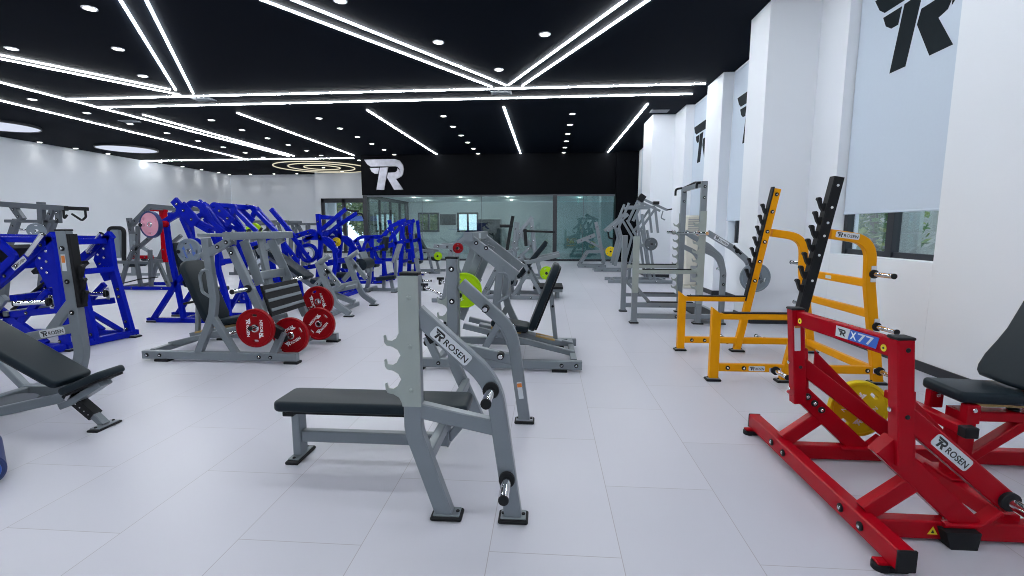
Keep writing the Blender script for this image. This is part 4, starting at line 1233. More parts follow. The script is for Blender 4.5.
weight_plate((-3.02, 6.02, 0.50), (0, -1, 0), 0.205, 0.05, 'pl_red', 'red weight plate half hidden behind the other plate at the leg press far corner', slots=2, rot=0.35, group='red plates of the leg press')
weight_plate((-0.825, 4.70, 0.845), (0, -1, 0), 0.178, 0.05, 'pl_lime', 'lime weight plate on the leg press behind the flat bench', slots=3, rot=0.5)

# ------------------------------------------------------------------ blue inclined leg press, left edge
b = Thing('inclined_leg_press', 'blue inclined leg press behind the grey incline bench at the left edge', 'gym machine', (-6.6, 5.5, 0))
bar(b, 'end_rail', [(-5.79, 5.02, 0.05), (-5.60, 5.98, 0.05)], 0.085, 0.08, 'blue', side=(0, 0, 1))
for yy, near in ((5.17, True), (5.90, False)):
    xb = -5.775 if near else -5.61
    lg = bar(b, 'end_leg', [(-5.79, yy, 1.37), (-5.775, yy, 0.95), (xb, yy, 0.06)], 0.07, 0.095, 'blue', 0.2, bl=[(xb - 0.09 + (0.02 if near else 0), yy - 0.035, z) for z in (0.66, 0.56)] + [(xb - 0.03, yy - 0.035, z) for z in (0.22, 0.12)])
    foot(b, lg, (xb, yy, 0), 0.22, 0.12)
    rl = bar(b, 'slide_rail', [(-5.74, yy, 1.385), (-7.45, yy, 0.16)], 0.07, 0.10, 'blue', bl=[(-5.90 - k * 0.17, yy - 0.035, 1.27 - k * 0.122) for k in range(7)])
    mb = MB(); mb.tube([(-5.80, yy - 0.08, 1.40), (-6.02, yy - 0.08, 1.16)], 0.030, 'chrome'); b.part('guide_rod', mb, rl, 'chrome guide rod')
    mb = MB(); mb.tube([(-6.55, yy - 0.06, 0.86), (-7.25, yy - 0.06, 0.36)], 0.020, 'grip'); b.part('guide_rod', mb, rl, 'black guide rod')
    mb = MB()
    mb.prism([(-5.77, 1.33), (-5.83, 0.78), (-5.90, 0.76), (-6.02, 1.05), (-5.94, 1.24)], (0, yy - 0.02, 0), (1, 0, 0), (0, 0, 1), (0, 1, 0), 0.04, 'blue')
    for x, z in ((-5.85, 1.20), (-5.86, 1.08), (-5.87, 0.95), (-5.94, 1.12), (-5.93, 1.0)):
        mb.cyl((x, yy - 0.02, z), (x, yy - 0.032, z), 0.016, 'chrome', 10)
    b.part('side_plate', mb, lg)
    bar(b, 'floor_rail', [(-5.70, yy, 0.05), (-8.2, yy, 0.05)], 0.07, 0.08, 'blue')
    bar(b, 'middle_rail', [(-5.82, yy, 0.50), (-7.3, yy, 0.34)], 0.06, 0.08, 'blue', bl=[(-6.2, yy - 0.03, 0.459), (-6.6, yy - 0.03, 0.416)])
    bar(b, 'strut', [(-6.02, yy, 0.08), (-6.75, yy, 0.62)], 0.06, 0.085, 'blue')
    bar(b, 'strut', [(-5.92, yy, 0.72), (-6.55, yy, 0.14)], 0.05, 0.07, 'blue')
    bar(b, 'top_beam', [(-5.86, yy, 1.33), (-7.6, yy, 1.36)], 0.06, 0.07, 'blue')
    bar(b, 'stop_arm', [(-6.50, yy - 0.05, 1.39), (-6.22, yy - 0.05, 1.14), (-6.75, yy - 0.05, 0.72)], 0.045, 0.09, 'blue', 0.04)
    if near:
        name_plate(b, rl, (-6.20, yy - 0.0355, 1.056), (0.813, 0, 0.582), (0, -1, 0), 0.22, 0.065)
    mb = MB(); mb.box((-5.85, yy - 0.036, 0.60), (0.05, 0.008, 0.16), 'chrome'); b.part('peg_plate', mb, lg, 'bright steel plate')
    storage_peg(b, lg, (-5.88, yy - 0.035, 0.60), (-6.15, yy - 0.20, 0.60), 0.028)
    mb = MB(); mb.cyl((-6.58, yy - 0.03, 0.92), (-6.58, yy - 0.14, 0.92), 0.035, 'chrome'); b.part('catch_pin', mb, rl)
    bar(b, 'catch_lever', [(-6.35, yy - 0.10, 0.66), (-6.62, yy - 0.10, 0.40)], 0.05, 0.08, 'silver')
md = bar(b, 'middle_leg', [(-5.80, 5.46, 0.92), (-5.69, 5.46, 0.06)], 0.07, 0.085, 'blue', bl=[(-5.70, 5.425, 0.14)])
bar(b, 'cross_beam', [(-5.76, 5.17, 0.93), (-5.76, 5.90, 0.93)], 0.07, 0.06, 'blue')
bar(b, 'cross_beam', [(-5.82, 5.17, 1.30), (-5.82, 5.90, 1.30)], 0.07, 0.07, 'blue')
bar(b, 'brace', [(-5.74, 5.48, 0.42), (-5.69, 5.84, 0.10)], 0.05, 0.06, 'blue')
mb = MB(); mb.box((-6.95, 5.53, 1.10), (0.10, 0.72, 0.30), 'grip', rot=Matrix.Rotation(0.5, 3, 'Y')); b.part('foot_platform', mb, label='black foot platform')
bar(b, 'carriage_beam', [(-6.75, 5.06, 1.00), (-6.75, 6.00, 1.00)], 0.10, 0.10, 'blue')
bar(b, 'carriage_beam', [(-6.35, 5.14, 0.64), (-6.35, 5.94, 0.64)], 0.07, 0.08, 'blue')
bar(b, 'carriage_rod', [(-6.45, 5.12, 0.45), (-6.45, 5.94, 0.45)], 0.06, 0.06, 'silver')
mb = MB(); mb.box((-6.10, 5.53, 0.98), (0.16, 0.60, 0.05), 'grip', rot=Matrix.Rotation(-0.6, 3, 'Y')); b.part('stop_pad', mb, label='black stop pad')
pad_box(b, 'back_pad', (-8.3, 0.75), (-7.65, 0.32), 0.42, 0.08, 5.53)
pad_box(b, 'seat_pad', (-7.62, 0.32), (-7.25, 0.46), 0.42, 0.08, 5.53)
bar(b, 'seat_post', [(-7.7, 5.53, 0.05), (-7.75, 5.53, 0.30)], 0.1, 0.1, 'blue')
# ------------------------------------------------------------------ machines farther back
def frame(th, rows, m, dy=None):
    """rows: (part, points, w, h, bend radius, mirror) ; mirrored parts are repeated dy farther back"""
    for row in rows:
        nm, pts, w, h = row[:4]
        r = row[4] if len(row) > 4 else 0
        mir = row[5] if len(row) > 5 else True
        mm = row[6] if len(row) > 6 else m
        pts = [(p[0], p[1], h * 0.5 if p[2] < 0.17 else p[2]) for p in pts]
        bb_ = None
        if len(pts) <= 3 and h >= 0.08:
            a_, c_ = V(pts[0]), V(pts[1])
            bb_ = [a_.lerp(c_, t_) + V(0, -w / 2, 0) for t_ in (0.25, 0.75)]
        bar(th, nm, pts, w, h, mm, r, bl=bb_)
        if mir and dy:
            bar(th, nm, shift(pts, 0, dy), w, h, mm, r)

def cross(th, nm, p, dy, w, h, m, over=0.0):
    p = (p[0], p[1], h * 0.5 if p[2] < 0.17 else p[2])
    return bar(th, nm, [(p[0], p[1] - over, p[2]), (p[0], p[1] + dy + over, p[2])], w, h, m)

def feet(th, pts, dy=0.0):
    for p in pts:
        foot(th, None, (p[0], p[1], 0), 0.16, 0.10)
        if dy:
            foot(th, None, (p[0], p[1] + dy, 0), 0.16, 0.10)

def grip(th, pts, m='grip', r=0.018, nm='handle', fr=0.05):
    mb = MB(); mb.tube(pts, r, m, fr)
    return th.part(nm, mb, None, 'black grip' if m == 'grip' else None)

# blue chest press with the pink plate
b = Thing('chest_press_machine', 'blue lever press machine carrying a pink plate, behind the grey leg press', 'gym machine', (-5.7, 7.3, 0))
D = 0.50
frame(b, [
    ('floor_rail', [(-6.252, 6.900, 0.047), (-4.864, 6.900, 0.066)], 0.06, 0.07),
    ('leg', [(-6.167, 6.900, 0.064), (-5.733, 6.900, 0.607), (-5.481, 6.900, 0.857)], 0.06, 0.075, 0.2),
    ('upright', [(-5.803, 6.900, 1.576), (-5.784, 6.900, 1.103), (-5.717, 6.900, 0.607), (-5.651, 6.900, 0.071)], 0.06, 0.075, 0.3),
    ('inner_upright', [(-5.541, 6.900, 1.621), (-5.385, 6.900, 1.211), (-5.303, 6.900, 0.859)], 0.055, 0.065, 0.2),
    ('press_arm', [(-5.855, 6.900, 1.545), (-5.599, 6.900, 1.681), (-5.360, 6.900, 1.845), (-5.141, 6.900, 1.800)], 0.055, 0.085, 0.05),
    ('link_plate', [(-5.644, 6.900, 1.891), (-5.427, 6.900, 1.636)], 0.05, 0.12),
    ('top_beam', [(-5.029, 6.900, 1.814), (-4.651, 6.900, 1.798), (-4.832, 6.900, 1.500)], 0.055, 0.065, 0.05),
    ('swing_arm', [(-5.185, 6.900, 1.844), (-4.915, 6.900, 1.454)], 0.05, 0.075),
    ('lever', [(-5.553, 6.900, 1.666), (-5.125, 6.900, 1.424)], 0.05, 0.075),
    ('handle_arm', [(-4.731, 6.900, 1.783), (-4.349, 6.900, 1.395)], 0.05, 0.065),
    ('rear_upright', [(-4.962, 6.900, 1.470), (-5.028, 6.900, 0.860), (-4.922, 6.900, 0.364), (-4.896, 6.900, 0.082)], 0.06, 0.075, 0.3),
    ('low_rail', [(-5.346, 6.900, 1.288), (-5.021, 6.900, 1.136)], 0.05, 0.065),
    ('cam_plate', [(-5.524, 6.860, 1.799), (-5.293, 6.860, 1.530)], 0.03, 0.20),
    ('tie_bar', [(-5.427, 6.880, 1.635), (-4.905, 6.880, 1.409)], 0.04, 0.06),
    ('arm_plate', [(-4.969, 6.880, 1.783), (-4.734, 6.880, 1.559)], 0.03, 0.14),
    ('grip_link', [(-5.143, 6.880, 1.784), (-5.035, 6.880, 1.560), (-4.873, 6.880, 1.409)], 0.05, 0.07, 0.05),
    ('strut', [(-5.305, 6.900, 0.076), (-4.991, 6.900, 0.520)], 0.05, 0.065),
], 'blue', D)
for p in [(-5.730, 6.900, 1.666), (-4.840, 6.900, 1.799), (-5.651, 6.900, 0.071), (-5.020, 6.900, 0.952)]:
    cross(b, 'cross_beam', p, D, 0.08, 0.08, 'blue')
feet(b, [(-6.170, 6.900, 0.032), (-4.964, 6.900, 0.049)], D)
mb = MB(); mb.lathe([(-5.765, 6.850, 1.530)][0], (0, -1, 0), [(0, 0.05), (0.05, 0.05), (0.06, 0.035)], 'red', 18); b.part('pivot_cap', mb, None, 'red pivot cap')
for p in [(-6.036, 6.900, 1.515), (-5.474, 6.900, 1.119)]:
    storage_peg(b, None, (p[0], p[1] + 0.06, p[2]), (p[0], p[1] - 0.22, p[2]), 0.026)
pad_box(b, 'seat_pad', (-5.55, 0.50), (-5.15, 0.54), 0.36, 0.07, 7.15)
pad_box(b, 'back_pad', (-5.62, 0.55), (-5.80, 1.25), 0.32, 0.07, 7.15)
bar(b, 'seat_post', [(-5.4, 7.15, 0.05), (-5.4, 7.15, 0.42)], 0.09, 0.09, 'blue')
grip(b, [(-4.299, 6.820, 1.395), (-4.232, 6.820, 1.470)])
p = [(-5.920, 6.750, 1.522)][0]
weight_plate(p, (-0.2, -1, 0), 0.20, 0.06, 'pl_pink', 'pink weight plate with navy rim on the blue press machine', rim='pl_navy', slots=3, rot=1.0, letters=False)
p = [(-5.323, 6.720, 1.128)][0]
weight_plate(p, (0, -1, 0), 0.185, 0.05, 'pl_grey', 'grey weight plate above the black seat back of the leg press', slots=3, rot=0.4, ink='stickblue')

# blue machine behind the leg press
b = Thing('shoulder_press_machine', 'blue lever machine with raised arm seen over the top beam of the leg press', 'gym machine', (-5.3, 9.1, 0))
D = 0.5
frame(b, [
    ('lever_arm', [(-5.553, 8.800, 1.849), (-5.332, 8.800, 1.584), (-5.093, 8.800, 1.279)], 0.06, 0.09, 0.05),
    ('upright', [(-5.807, 8.800, 1.123), (-5.890, 8.800, 0.558), (-6.029, 8.800, -0.197)], 0.08, 0.09, 0.2),
    ('front_upright', [(-5.350, 8.800, 1.317), (-5.291, 8.800, 0.699), (-5.082, 8.800, -0.145)], 0.08, 0.09, 0.2),
    ('top_beam', [(-5.932, 8.800, 1.084), (-5.355, 8.800, 1.240)], 0.07, 0.08),
    ('link', [(-5.150, 8.800, 1.317), (-4.781, 8.800, 0.818)], 0.06, 0.08),
    ('middle_beam', [(-5.921, 8.800, 0.420), (-5.244, 8.800, 0.485)], 0.06, 0.07),
    ('floor_rail', [(-6.402, 8.800, -0.202), (-4.797, 8.800, -0.141)], 0.08, 0.08),
    ('strut', [(-5.772, 8.800, 1.046), (-5.550, 8.800, 0.167), (-5.572, 8.800, -0.151)], 0.06, 0.07, 0.1),
], 'blue', D)
for p in [(-5.810, 8.800, 1.085), (-6.026, 8.800, -0.157), (-5.000, 8.800, -0.144)]:
    cross(b, 'cross_beam', p, D, 0.08, 0.08, 'blue')
feet(b, [(-6.321, 8.800, -0.221), (-4.881, 8.800, -0.182)], D)
grip(b, [(-5.503, 8.750, 1.828), (-5.619, 8.750, 1.885), (-5.717, 8.750, 1.904)])
for p in [(-5.528, 8.800, 0.776)]:
    storage_peg(b, None, (p[0], p[1] + 0.04, p[2]), (p[0], p[1] - 0.2, p[2]), 0.026)
pad_box(b, 'seat_pad', (-5.50, 0.48), (-5.12, 0.52), 0.34, 0.07, 9.1)
pad_box(b, 'back_pad', (-5.55, 0.55), (-5.70, 1.20), 0.30, 0.07, 9.1)
bar(b, 'seat_post', [(-5.3, 9.1, 0.05), (-5.3, 9.1, 0.42)], 0.09, 0.09, 'blue')
p = [(-5.434, 8.650, 0.787)][0]
weight_plate(p, (0, -1, 0), 0.115, 0.05, 'pl_white', 'small white plate in the blue machine behind the leg press frame', rim='pl_grey', slots=4, letters=False)
p = [(-5.785, 9.050, 1.410)][0]
storage_peg(b, None, (p[0], p[1] - 0.16, p[2]), (p[0], p[1] + 0.10, p[2]), 0.025)
weight_plate(p, (0, -1, 0), 0.16, 0.05, 'pl_lime', 'lime plate peeking over the top beam of the left leg press', slots=3, letters=False)

# blue pulldown with two raised arms
b = Thing('lat_lever_machine', 'blue lever pulldown with two long raised arms before the entrance doors', 'gym machine', (-4.6, 10.0, 0))
D = 0.95
bar(b, 'lever_arm', [(-5.007, 9.500, 1.202), (-4.699, 9.500, 1.367), (-4.083, 9.500, 1.854)], 0.065, 0.08, 'blue', 0.1)
bar(b, 'lever_arm', [(-5.010, 10.300, 1.203), (-4.674, 10.300, 1.491), (-4.181, 10.300, 1.798)], 0.065, 0.08, 'blue', 0.1)
grip(b, [(-4.083, 9.500, 1.854), (-3.959, 9.500, 1.813), (-3.813, 9.500, 1.813)], fr=0.03)
grip(b, [(-4.181, 10.300, 1.798), (-4.068, 10.300, 1.776), (-4.028, 10.300, 1.667)], fr=0.03)
frame(b, [
    ('upright', [(-4.678, 9.500, 1.754), (-4.647, 9.500, 1.141), (-4.807, 9.500, 0.139)], 0.07, 0.085, 0.3),
    ('rear_upright', [(-5.091, 9.500, 1.223), (-5.183, 9.500, 0.766), (-5.121, 9.500, -0.034)], 0.07, 0.08, 0.3),
    ('side_bow', [(-4.960, 9.500, 1.264), (-4.385, 9.500, 1.265), (-4.345, 9.500, 0.771), (-4.509, 9.500, 0.058)], 0.065, 0.08, 0.4),
    ('link', [(-5.172, 9.500, 1.305), (-4.803, 9.500, 1.408), (-4.293, 9.500, 0.978)], 0.07, 0.10, 0.1),
    ('strut', [(-4.656, 9.500, 0.561), (-4.295, 9.500, 0.018)], 0.07, 0.08),
    ('floor_rail', [(-5.206, 9.500, 0.008), (-4.165, 9.500, 0.040)], 0.08, 0.08),
    ('cradle', [(-5.039, 9.500, 0.642), (-4.540, 9.500, 0.728)], 0.07, 0.09),
], 'blue', D)
for p in [(-4.681, 9.500, 1.693), (-5.116, 9.500, 0.051), (-4.293, 9.500, 0.060), (-4.473, 9.500, 0.770)]:
    cross(b, 'cross_beam', p, D, 0.09, 0.09, 'blue')
feet(b, [(-5.165, 9.500, -0.034), (-4.210, 9.500, -0.003)], D)
mb = MB(); q = [(-4.883, 9.420, 0.959)][0]
mb.lathe(q, (0, -1, 0), [(-0.03, 0.20), (0.03, 0.20), (0.035, 0.17), (0.02, 0.14)], 'blue', 32); b.part('cam_disc', mb, None, 'blue cam disc')
pad_box(b, 'seat_pad', (-4.75, 0.50), (-4.35, 0.50), 0.36, 0.08, 10.0)
pad_box(b, 'thigh_pad', (-4.35, 0.72), (-4.15, 0.72), 0.5, 0.10, 10.0)
bar(b, 'seat_post', [(-4.5, 10.0, 0.05), (-4.5, 10.0, 0.42)], 0.09, 0.09, 'blue')
q = [(-4.831, 9.320, 0.964)][0]
weight_plate(q, (0, -1, 0), 0.125, 0.05, 'pl_white', 'small white plate in the middle of the blue machine with raised arms', rim='pl_grey', slots=4, letters=False)
q = [(-4.891, 10.100, 1.186)][0]
storage_peg(b, None, (q[0], q[1] + 0.30, q[2]), (q[0], q[1] - 0.10, q[2]), 0.025)
weight_plate(q, (0, -1, 0), 0.10, 0.05, 'pl_yellow', 'small yellow plate under the raised blue arms', slots=3, letters=False)
q = [(-4.714, 10.380, 1.157)][0]
storage_peg(b, None, (q[0], q[1] + 0.15, q[2]), (q[0], q[1] - 0.10, q[2]), 0.025)
weight_plate(q, (0, -1, 0), 0.10, 0.05, 'pl_yellow', 'small yellow plate right of the other one before the entrance', slots=3, letters=False)

# blue arch machine and blue tower before the office glass
b = Thing('row_machine', 'blue arched lever machine in front of the dark entrance frame', 'gym machine', (-4.6, 12.4, 0))
D = 0.9
frame(b, [
    ('arch', [(-5.388, 12.200, -0.016), (-5.252, 12.200, 0.574), (-5.122, 12.200, 1.050), (-4.897, 12.200, 1.234), (-4.493, 12.200, 1.235)], 0.07, 0.085, 0.3),
    ('upright', [(-4.573, 12.200, 1.261), (-4.620, 12.200, 0.018)], 0.07, 0.08),
    ('lever', [(-5.009, 12.200, 1.155), (-4.762, 12.200, 0.576), (-4.274, 12.200, 0.579)], 0.07, 0.09, 0.1),
    ('brace', [(-4.914, 12.200, 0.840), (-4.260, 12.200, 1.000)], 0.07, 0.09),
    ('floor_rail', [(-5.443, 12.200, -0.016), (-4.294, 12.200, 0.021)], 0.08, 0.08),
], 'blue', D)
for p in [(-4.737, 12.200, 1.208), (-5.332, 12.200, 0.012), (-4.457, 12.200, 0.019)]:
    cross(b, 'cross_beam', p, D, 0.09, 0.09, 'blue')
pad_box(b, 'chest_pad', (-4.45, 0.85), (-4.40, 1.25), 0.3, 0.08, 12.65)
pad_box(b, 'seat_pad', (-4.95, 0.5), (-4.60, 0.5), 0.34, 0.08, 12.65)
bar(b, 'seat_post', [(-4.8, 12.65, 0.05), (-4.8, 12.65, 0.42)], 0.09, 0.09, 'blue')
feet(b, [(-5.362, 12.200, -0.042), (-4.403, 12.200, -0.007)], D)

b = Thing('high_row_machine', 'tall blue lever tower in front of the office side glass', 'gym machine', (-4.4, 13.9, 0))
D = 0.9
frame(b, [
    ('upright', [(-4.158, 13.600, 1.728), (-4.211, 13.600, 0.947), (-4.297, 13.600, 0.066)], 0.10, 0.11),
    ('front_upright', [(-4.711, 13.600, 1.179), (-4.765, 13.600, 0.477), (-4.721, 13.600, 0.003)], 0.07, 0.08),
    ('lever_arm', [(-4.924, 13.600, 1.062), (-4.490, 13.600, 1.527), (-4.070, 13.600, 1.699)], 0.08, 0.11, 0.1),
    ('swing_arm', [(-4.574, 13.600, 1.700), (-4.440, 13.600, 1.238), (-4.307, 13.600, 0.713)], 0.07, 0.10),
    ('rear_arm', [(-3.981, 13.600, 1.699), (-3.937, 13.600, 1.180), (-3.866, 13.600, 0.481)], 0.07, 0.09),
    ('link', [(-4.749, 13.600, 0.946), (-3.908, 13.600, 1.122)], 0.07, 0.10),
    ('floor_rail', [(-4.902, 13.600, 0.002), (-3.818, 13.600, 0.040)], 0.08, 0.08),
], 'blue', D)
for p in [(-4.160, 13.600, 1.642), (-4.285, 13.600, 0.479), (-4.780, 13.600, 0.033), (-3.938, 13.600, 0.039)]:
    cross(b, 'cross_beam', p, D, 0.09, 0.09, 'blue')
feet(b, [(-4.843, 13.600, -0.027), (-3.879, 13.600, 0.010)], D)
grip(b, [(-4.494, 13.550, 1.813), (-4.488, 13.550, 1.985)])
pad_box(b, 'seat_pad', (-4.15, 0.5), (-3.75, 0.5), 0.34, 0.08, 14.05)
pad_box(b, 'chest_pad', (-4.20, 0.85), (-4.15, 1.25), 0.3, 0.08, 14.05)
bar(b, 'seat_post', [(-3.95, 14.05, 0.05), (-3.95, 14.05, 0.42)], 0.09, 0.09, 'blue')

# grey decline bench and preacher bench
b = Thing('decline_press_bench', 'grey double framed bench with rollers, right of the red plates', 'weight bench', (-3.5, 8.1, 0))
D = 1.15
frame(b, [
    ('side_frame', [(-3.760, 7.550, 0.913), (-3.626, 7.550, 0.515), (-3.487, 7.550, 0.214), (-3.256, 7.550, 0.014)], 0.07, 0.10, 0.25),
    ('arm', [(-3.693, 7.550, 0.880), (-3.404, 7.550, 0.517)], 0.06, 0.08),
    ('lower_arm', [(-3.851, 7.550, 0.479), (-3.562, 7.550, 0.781)], 0.06, 0.08),
], 'silver', D)
feet(b, [(-3.274, 7.550, -0.003)], D)
cross(b, 'cross_beam', [(-3.596, 7.550, 0.448)][0], D, 0.08, 0.08, 'silver')
cross(b, 'floor_beam', [(-3.594, 7.550, 0.128)][0], D, 0.08, 0.08, 'silver')
for yy in (7.55, 8.70):
    k = yy / 7.55
    q0, q1 = ([(-3.726, 7.550, 0.896)][0], [(-3.532, 7.550, 1.029)][0])
    mb = MB(); mb.cyl((q0[0], yy - 0.03, q0[2]), (q1[0], yy - 0.03, q1[2]), 0.045, 'silver'); b.part('roller', mb)
pad_box(b, 'back_pad', (-4.95, 1.15), (-4.18, 0.62), 0.34, 0.07, 8.1)
pad_box(b, 'seat_pad', (-4.12, 0.60), (-3.72, 0.50), 0.34, 0.08, 8.1)
bar(b, 'main_beam', [(-4.9, 8.1, 0.95), (-4.1, 8.1, 0.42), (-3.4, 8.1, 0.16)], 0.08, 0.09, 'silver', 0.2)
bar(b, 'rear_post', [(-4.75, 8.1, 0.03), (-4.60, 8.1, 0.76)], 0.08, 0.08, 'silver')
bar(b, 'foot_bar', [(-3.767, 8.100, 0.357), (-3.342, 8.100, 0.450)], 0.10, 0.07, 'silver')

b = Thing('preacher_curl_bench', 'grey preacher curl bench with round black arm pad, beside the rollers', 'weight bench', (-3.6, 10.4, 0))
pa = [(-4.241, 10.800, 0.632)][0]
mb = MB(); mb.lathe((pa[0], pa[1] - 0.28, pa[2]), (0, 1, 0), [(0, 0.10), (0.02, 0.14), (0.54, 0.14), (0.56, 0.10)], 'pad', 24); b.part('arm_pad', mb)
frame(b, [
    ('arm_post', [(-4.125, 10.800, 0.538), (-4.160, 10.800, 0.255), (-4.220, 10.800, -0.055)], 0.08, 0.09, 0.2, False),
    ('side_plate', [(-4.302, 10.800, 0.912), (-4.128, 10.800, 0.444)], 0.42, 0.05, 0, False),
    ('bar_rest', [(-4.546, 10.800, 0.818), (-4.312, 10.800, 0.678)], 0.05, 0.06, 0, False),
    ('floor_beam', [(-4.293, 10.800, -0.055), (-3.376, 10.800, -0.022)], 0.08, 0.07, 0, False),
    ('seat_post', [(-3.809, 10.800, -0.027), (-3.799, 10.800, 0.258)], 0.07, 0.07, 0, False),
    ('rear_leg', [(-3.592, 10.800, -0.025), (-3.631, 10.800, 0.259)], 0.07, 0.07, 0, False),
], 'silver')
q0, q1 = [(-3.964, 10.800, 0.327), (-3.507, 10.800, 0.378)]
pad_box(b, 'seat_pad', (q0[0], q0[2]), (q1[0], q1[2]), 0.34, 0.07, 10.8)
q0, q1 = [(-3.545, 10.800, 0.682), (-3.390, 10.800, 1.101)]
bar(b, 'back_plate', [q0, q1], 0.30, 0.04, 'silver')
bar(b, 'back_post', [(-3.509, 10.800, 0.307), (-3.520, 10.800, 0.729)], 0.06, 0.06, 'silver')
for yy in (10.55, 11.1):
    foot(b, None, (-4.12, yy, 0), 0.14, 0.10); foot(b, None, (-3.48, yy, 0), 0.14, 0.10)
bar(b, 'floor_cross', [(-4.12, 10.5, 0.05), (-4.12, 11.15, 0.05)], 0.07, 0.06, 'silver')
bar(b, 'floor_cross', [(-3.48, 10.5, 0.05), (-3.48, 11.15, 0.05)], 0.07, 0.06, 'silver')

# grey incline machine before the glass
b = Thing('incline_press_machine', 'grey press machine with steep black pad, before the office glass', 'gym machine', (-3.6, 15.2, 0))
D = 0.85
frame(b, [
    ('side_frame', [(-4.597, 15.000, 0.248), (-4.520, 15.000, 0.637), (-4.253, 15.000, 0.798), (-3.634, 15.000, 0.704)], 0.08, 0.09, 0.2),
    ('leg', [(-4.518, 15.000, 0.701), (-4.406, 15.000, 0.022)], 0.08, 0.09),
    ('front_leg', [(-3.797, 15.000, 0.704), (-3.649, 15.000, 0.027)], 0.08, 0.08),
    ('floor_rail', [(-4.670, 15.000, 0.020), (-3.419, 15.000, 0.061)], 0.08, 0.08),
    ('lever_arm', [(-4.240, 15.000, 1.278), (-4.385, 15.000, 0.766)], 0.06, 0.08),
], 'silver', D)
for p in [(-4.537, 15.000, 0.053), (-3.615, 15.000, 0.059), (-4.319, 15.000, 0.766)]:
    cross(b, 'cross_beam', p, D, 0.08, 0.08, 'silver')
q0, q1 = [(-3.899, 15.400, 0.683), (-4.252, 15.400, 1.306)]
pad_box(b, 'back_pad', (q0[0], q0[2]), (q1[0], q1[2]), 0.34, 0.10, 15.42)
q0, q1 = [(-3.902, 15.400, 0.551), (-3.501, 15.400, 0.487)]
pad_box(b, 'seat_pad', (q0[0], q0[2]), (q1[0], q1[2]), 0.34, 0.10, 15.42)
q = [(-3.439, 14.850, 0.585)][0]
storage_peg(b, None, (q[0], q[1] + 0.20, q[2]), (q[0], q[1] - 0.10, q[2]), 0.025)
weight_plate(q, (0, -1, 0), 0.13, 0.05, 'pl_lime', 'small lime plate on the grey machine before the office glass', slots=3, letters=False)

# storage pole with short pegs between the two grey frames
b = Thing('plate_storage_pole', 'grey slanted storage pole with short pegs, just behind the flat bench upright', 'plate rack', (-3.1, 11.2, 0))
pts = [(-3.076, 11.000, 0.765), (-3.014, 11.000, 0.385), (-2.926, 11.000, 0.027)]
bar(b, 'pole', pts, 0.08, 0.09, 'silver', 0.2)
for px_ in [(-3.013, 11.000, 0.409), (-2.970, 11.000, 0.219)]:
    storage_peg(b, None, (px_[0] + 0.03, px_[1], px_[2]), (px_[0] + 0.26, px_[1], px_[2] + 0.01), 0.024)
    storage_peg(b, None, (px_[0] - 0.03, px_[1], px_[2]), (px_[0] - 0.26, px_[1], px_[2] + 0.01), 0.024)
bar(b, 'floor_beam', [(pts[-1][0] - 0.3, 10.98, 0.04), (pts[-1][0] + 0.15, 10.98, 0.04)], 0.30, 0.06, 'silver')

# grey T-bar and incline machine behind the second leg press
b = Thing('chest_supported_row', 'grey machine with long slanted black pad and lime plate, behind the leg press', 'gym machine', (-0.6, 9.9, 0))
D = 0.8
frame(b, [
    ('side_frame', [(-1.333, 9.700, 0.020), (-0.953, 9.700, 0.774), (-0.705, 9.700, 1.022)], 0.07, 0.09, 0.2),
    ('leg', [(-0.520, 9.700, 0.858), (-0.292, 9.700, 0.448), (-0.062, 9.700, 0.034)], 0.06, 0.08),
    ('floor_rail', [(-1.375, 9.700, 0.019), (0.041, 9.700, 0.056)], 0.07, 0.08),
    ('upright', [(-0.849, 9.700, 0.775), (-0.746, 9.700, 0.026)], 0.07, 0.08),
    ('lever_arm', [(-0.953, 9.700, 0.733), (-0.334, 9.700, 0.777), (0.276, 9.700, 0.923)], 0.06, 0.08, 0.1),
    ('low_brace', [(-0.705, 9.700, 0.027), (-0.334, 9.700, 0.613)], 0.06, 0.07),
], 'silver', D)
for p in [(-1.290, 9.700, 0.041), (-0.021, 9.700, 0.055), (-0.746, 9.700, 0.775)]:
    cross(b, 'cross_beam', p, D, 0.08, 0.08, 'silver')
q0, q1 = [(-0.648, 10.100, 0.446), (-0.033, 10.100, 1.217)]
pad_box(b, 'chest_pad', (q0[0], q0[2]), (q1[0], q1[2]), 0.26, 0.09, 10.1)
q0, q1 = [(-0.885, 10.100, 0.444), (-0.604, 10.100, 0.338)]
pad_box(b, 'knee_pad', (q0[0], q0[2]), (q1[0], q1[2]), 0.34, 0.10, 10.1)
bar(b, 'pad_post', [(-0.604, 10.100, 0.012), (-0.455, 10.100, 0.620)], 0.07, 0.07, 'silver')
mb = MB(); q = [(0.040, 10.100, 0.236)][0]; mb.box((q[0], q[1], q[2]), (0.62, 0.72, 0.05), 'grip'); b.part('foot_platform', mb, None, 'black footboard')
bar(b, 'platform_frame', [(q[0] - 0.30, 9.80, q[2] - 0.06), (q[0] + 0.30, 9.80, q[2] - 0.06)], 0.06, 0.06, 'silver')
bar(b, 'platform_leg', [(q[0] + 0.2, 10.1, 0.0), (q[0] + 0.2, 10.1, q[2] - 0.03)], 0.4, 0.08, 'silver')
feet(b, [(-1.312, 9.700, -0.001), (-0.021, 9.700, 0.013)], D)
q = [(0.005, 9.550, 0.567)][0]
storage_peg(b, None, (q[0], q[1] + 0.20, q[2]), (q[0], q[1] - 0.10, q[2]), 0.025)
weight_plate(q, (0, -1, 0), 0.135, 0.05, 'pl_lime', 'lime weight plate by the black footboard behind the leg press', slots=3, letters=False, rot=0.3)

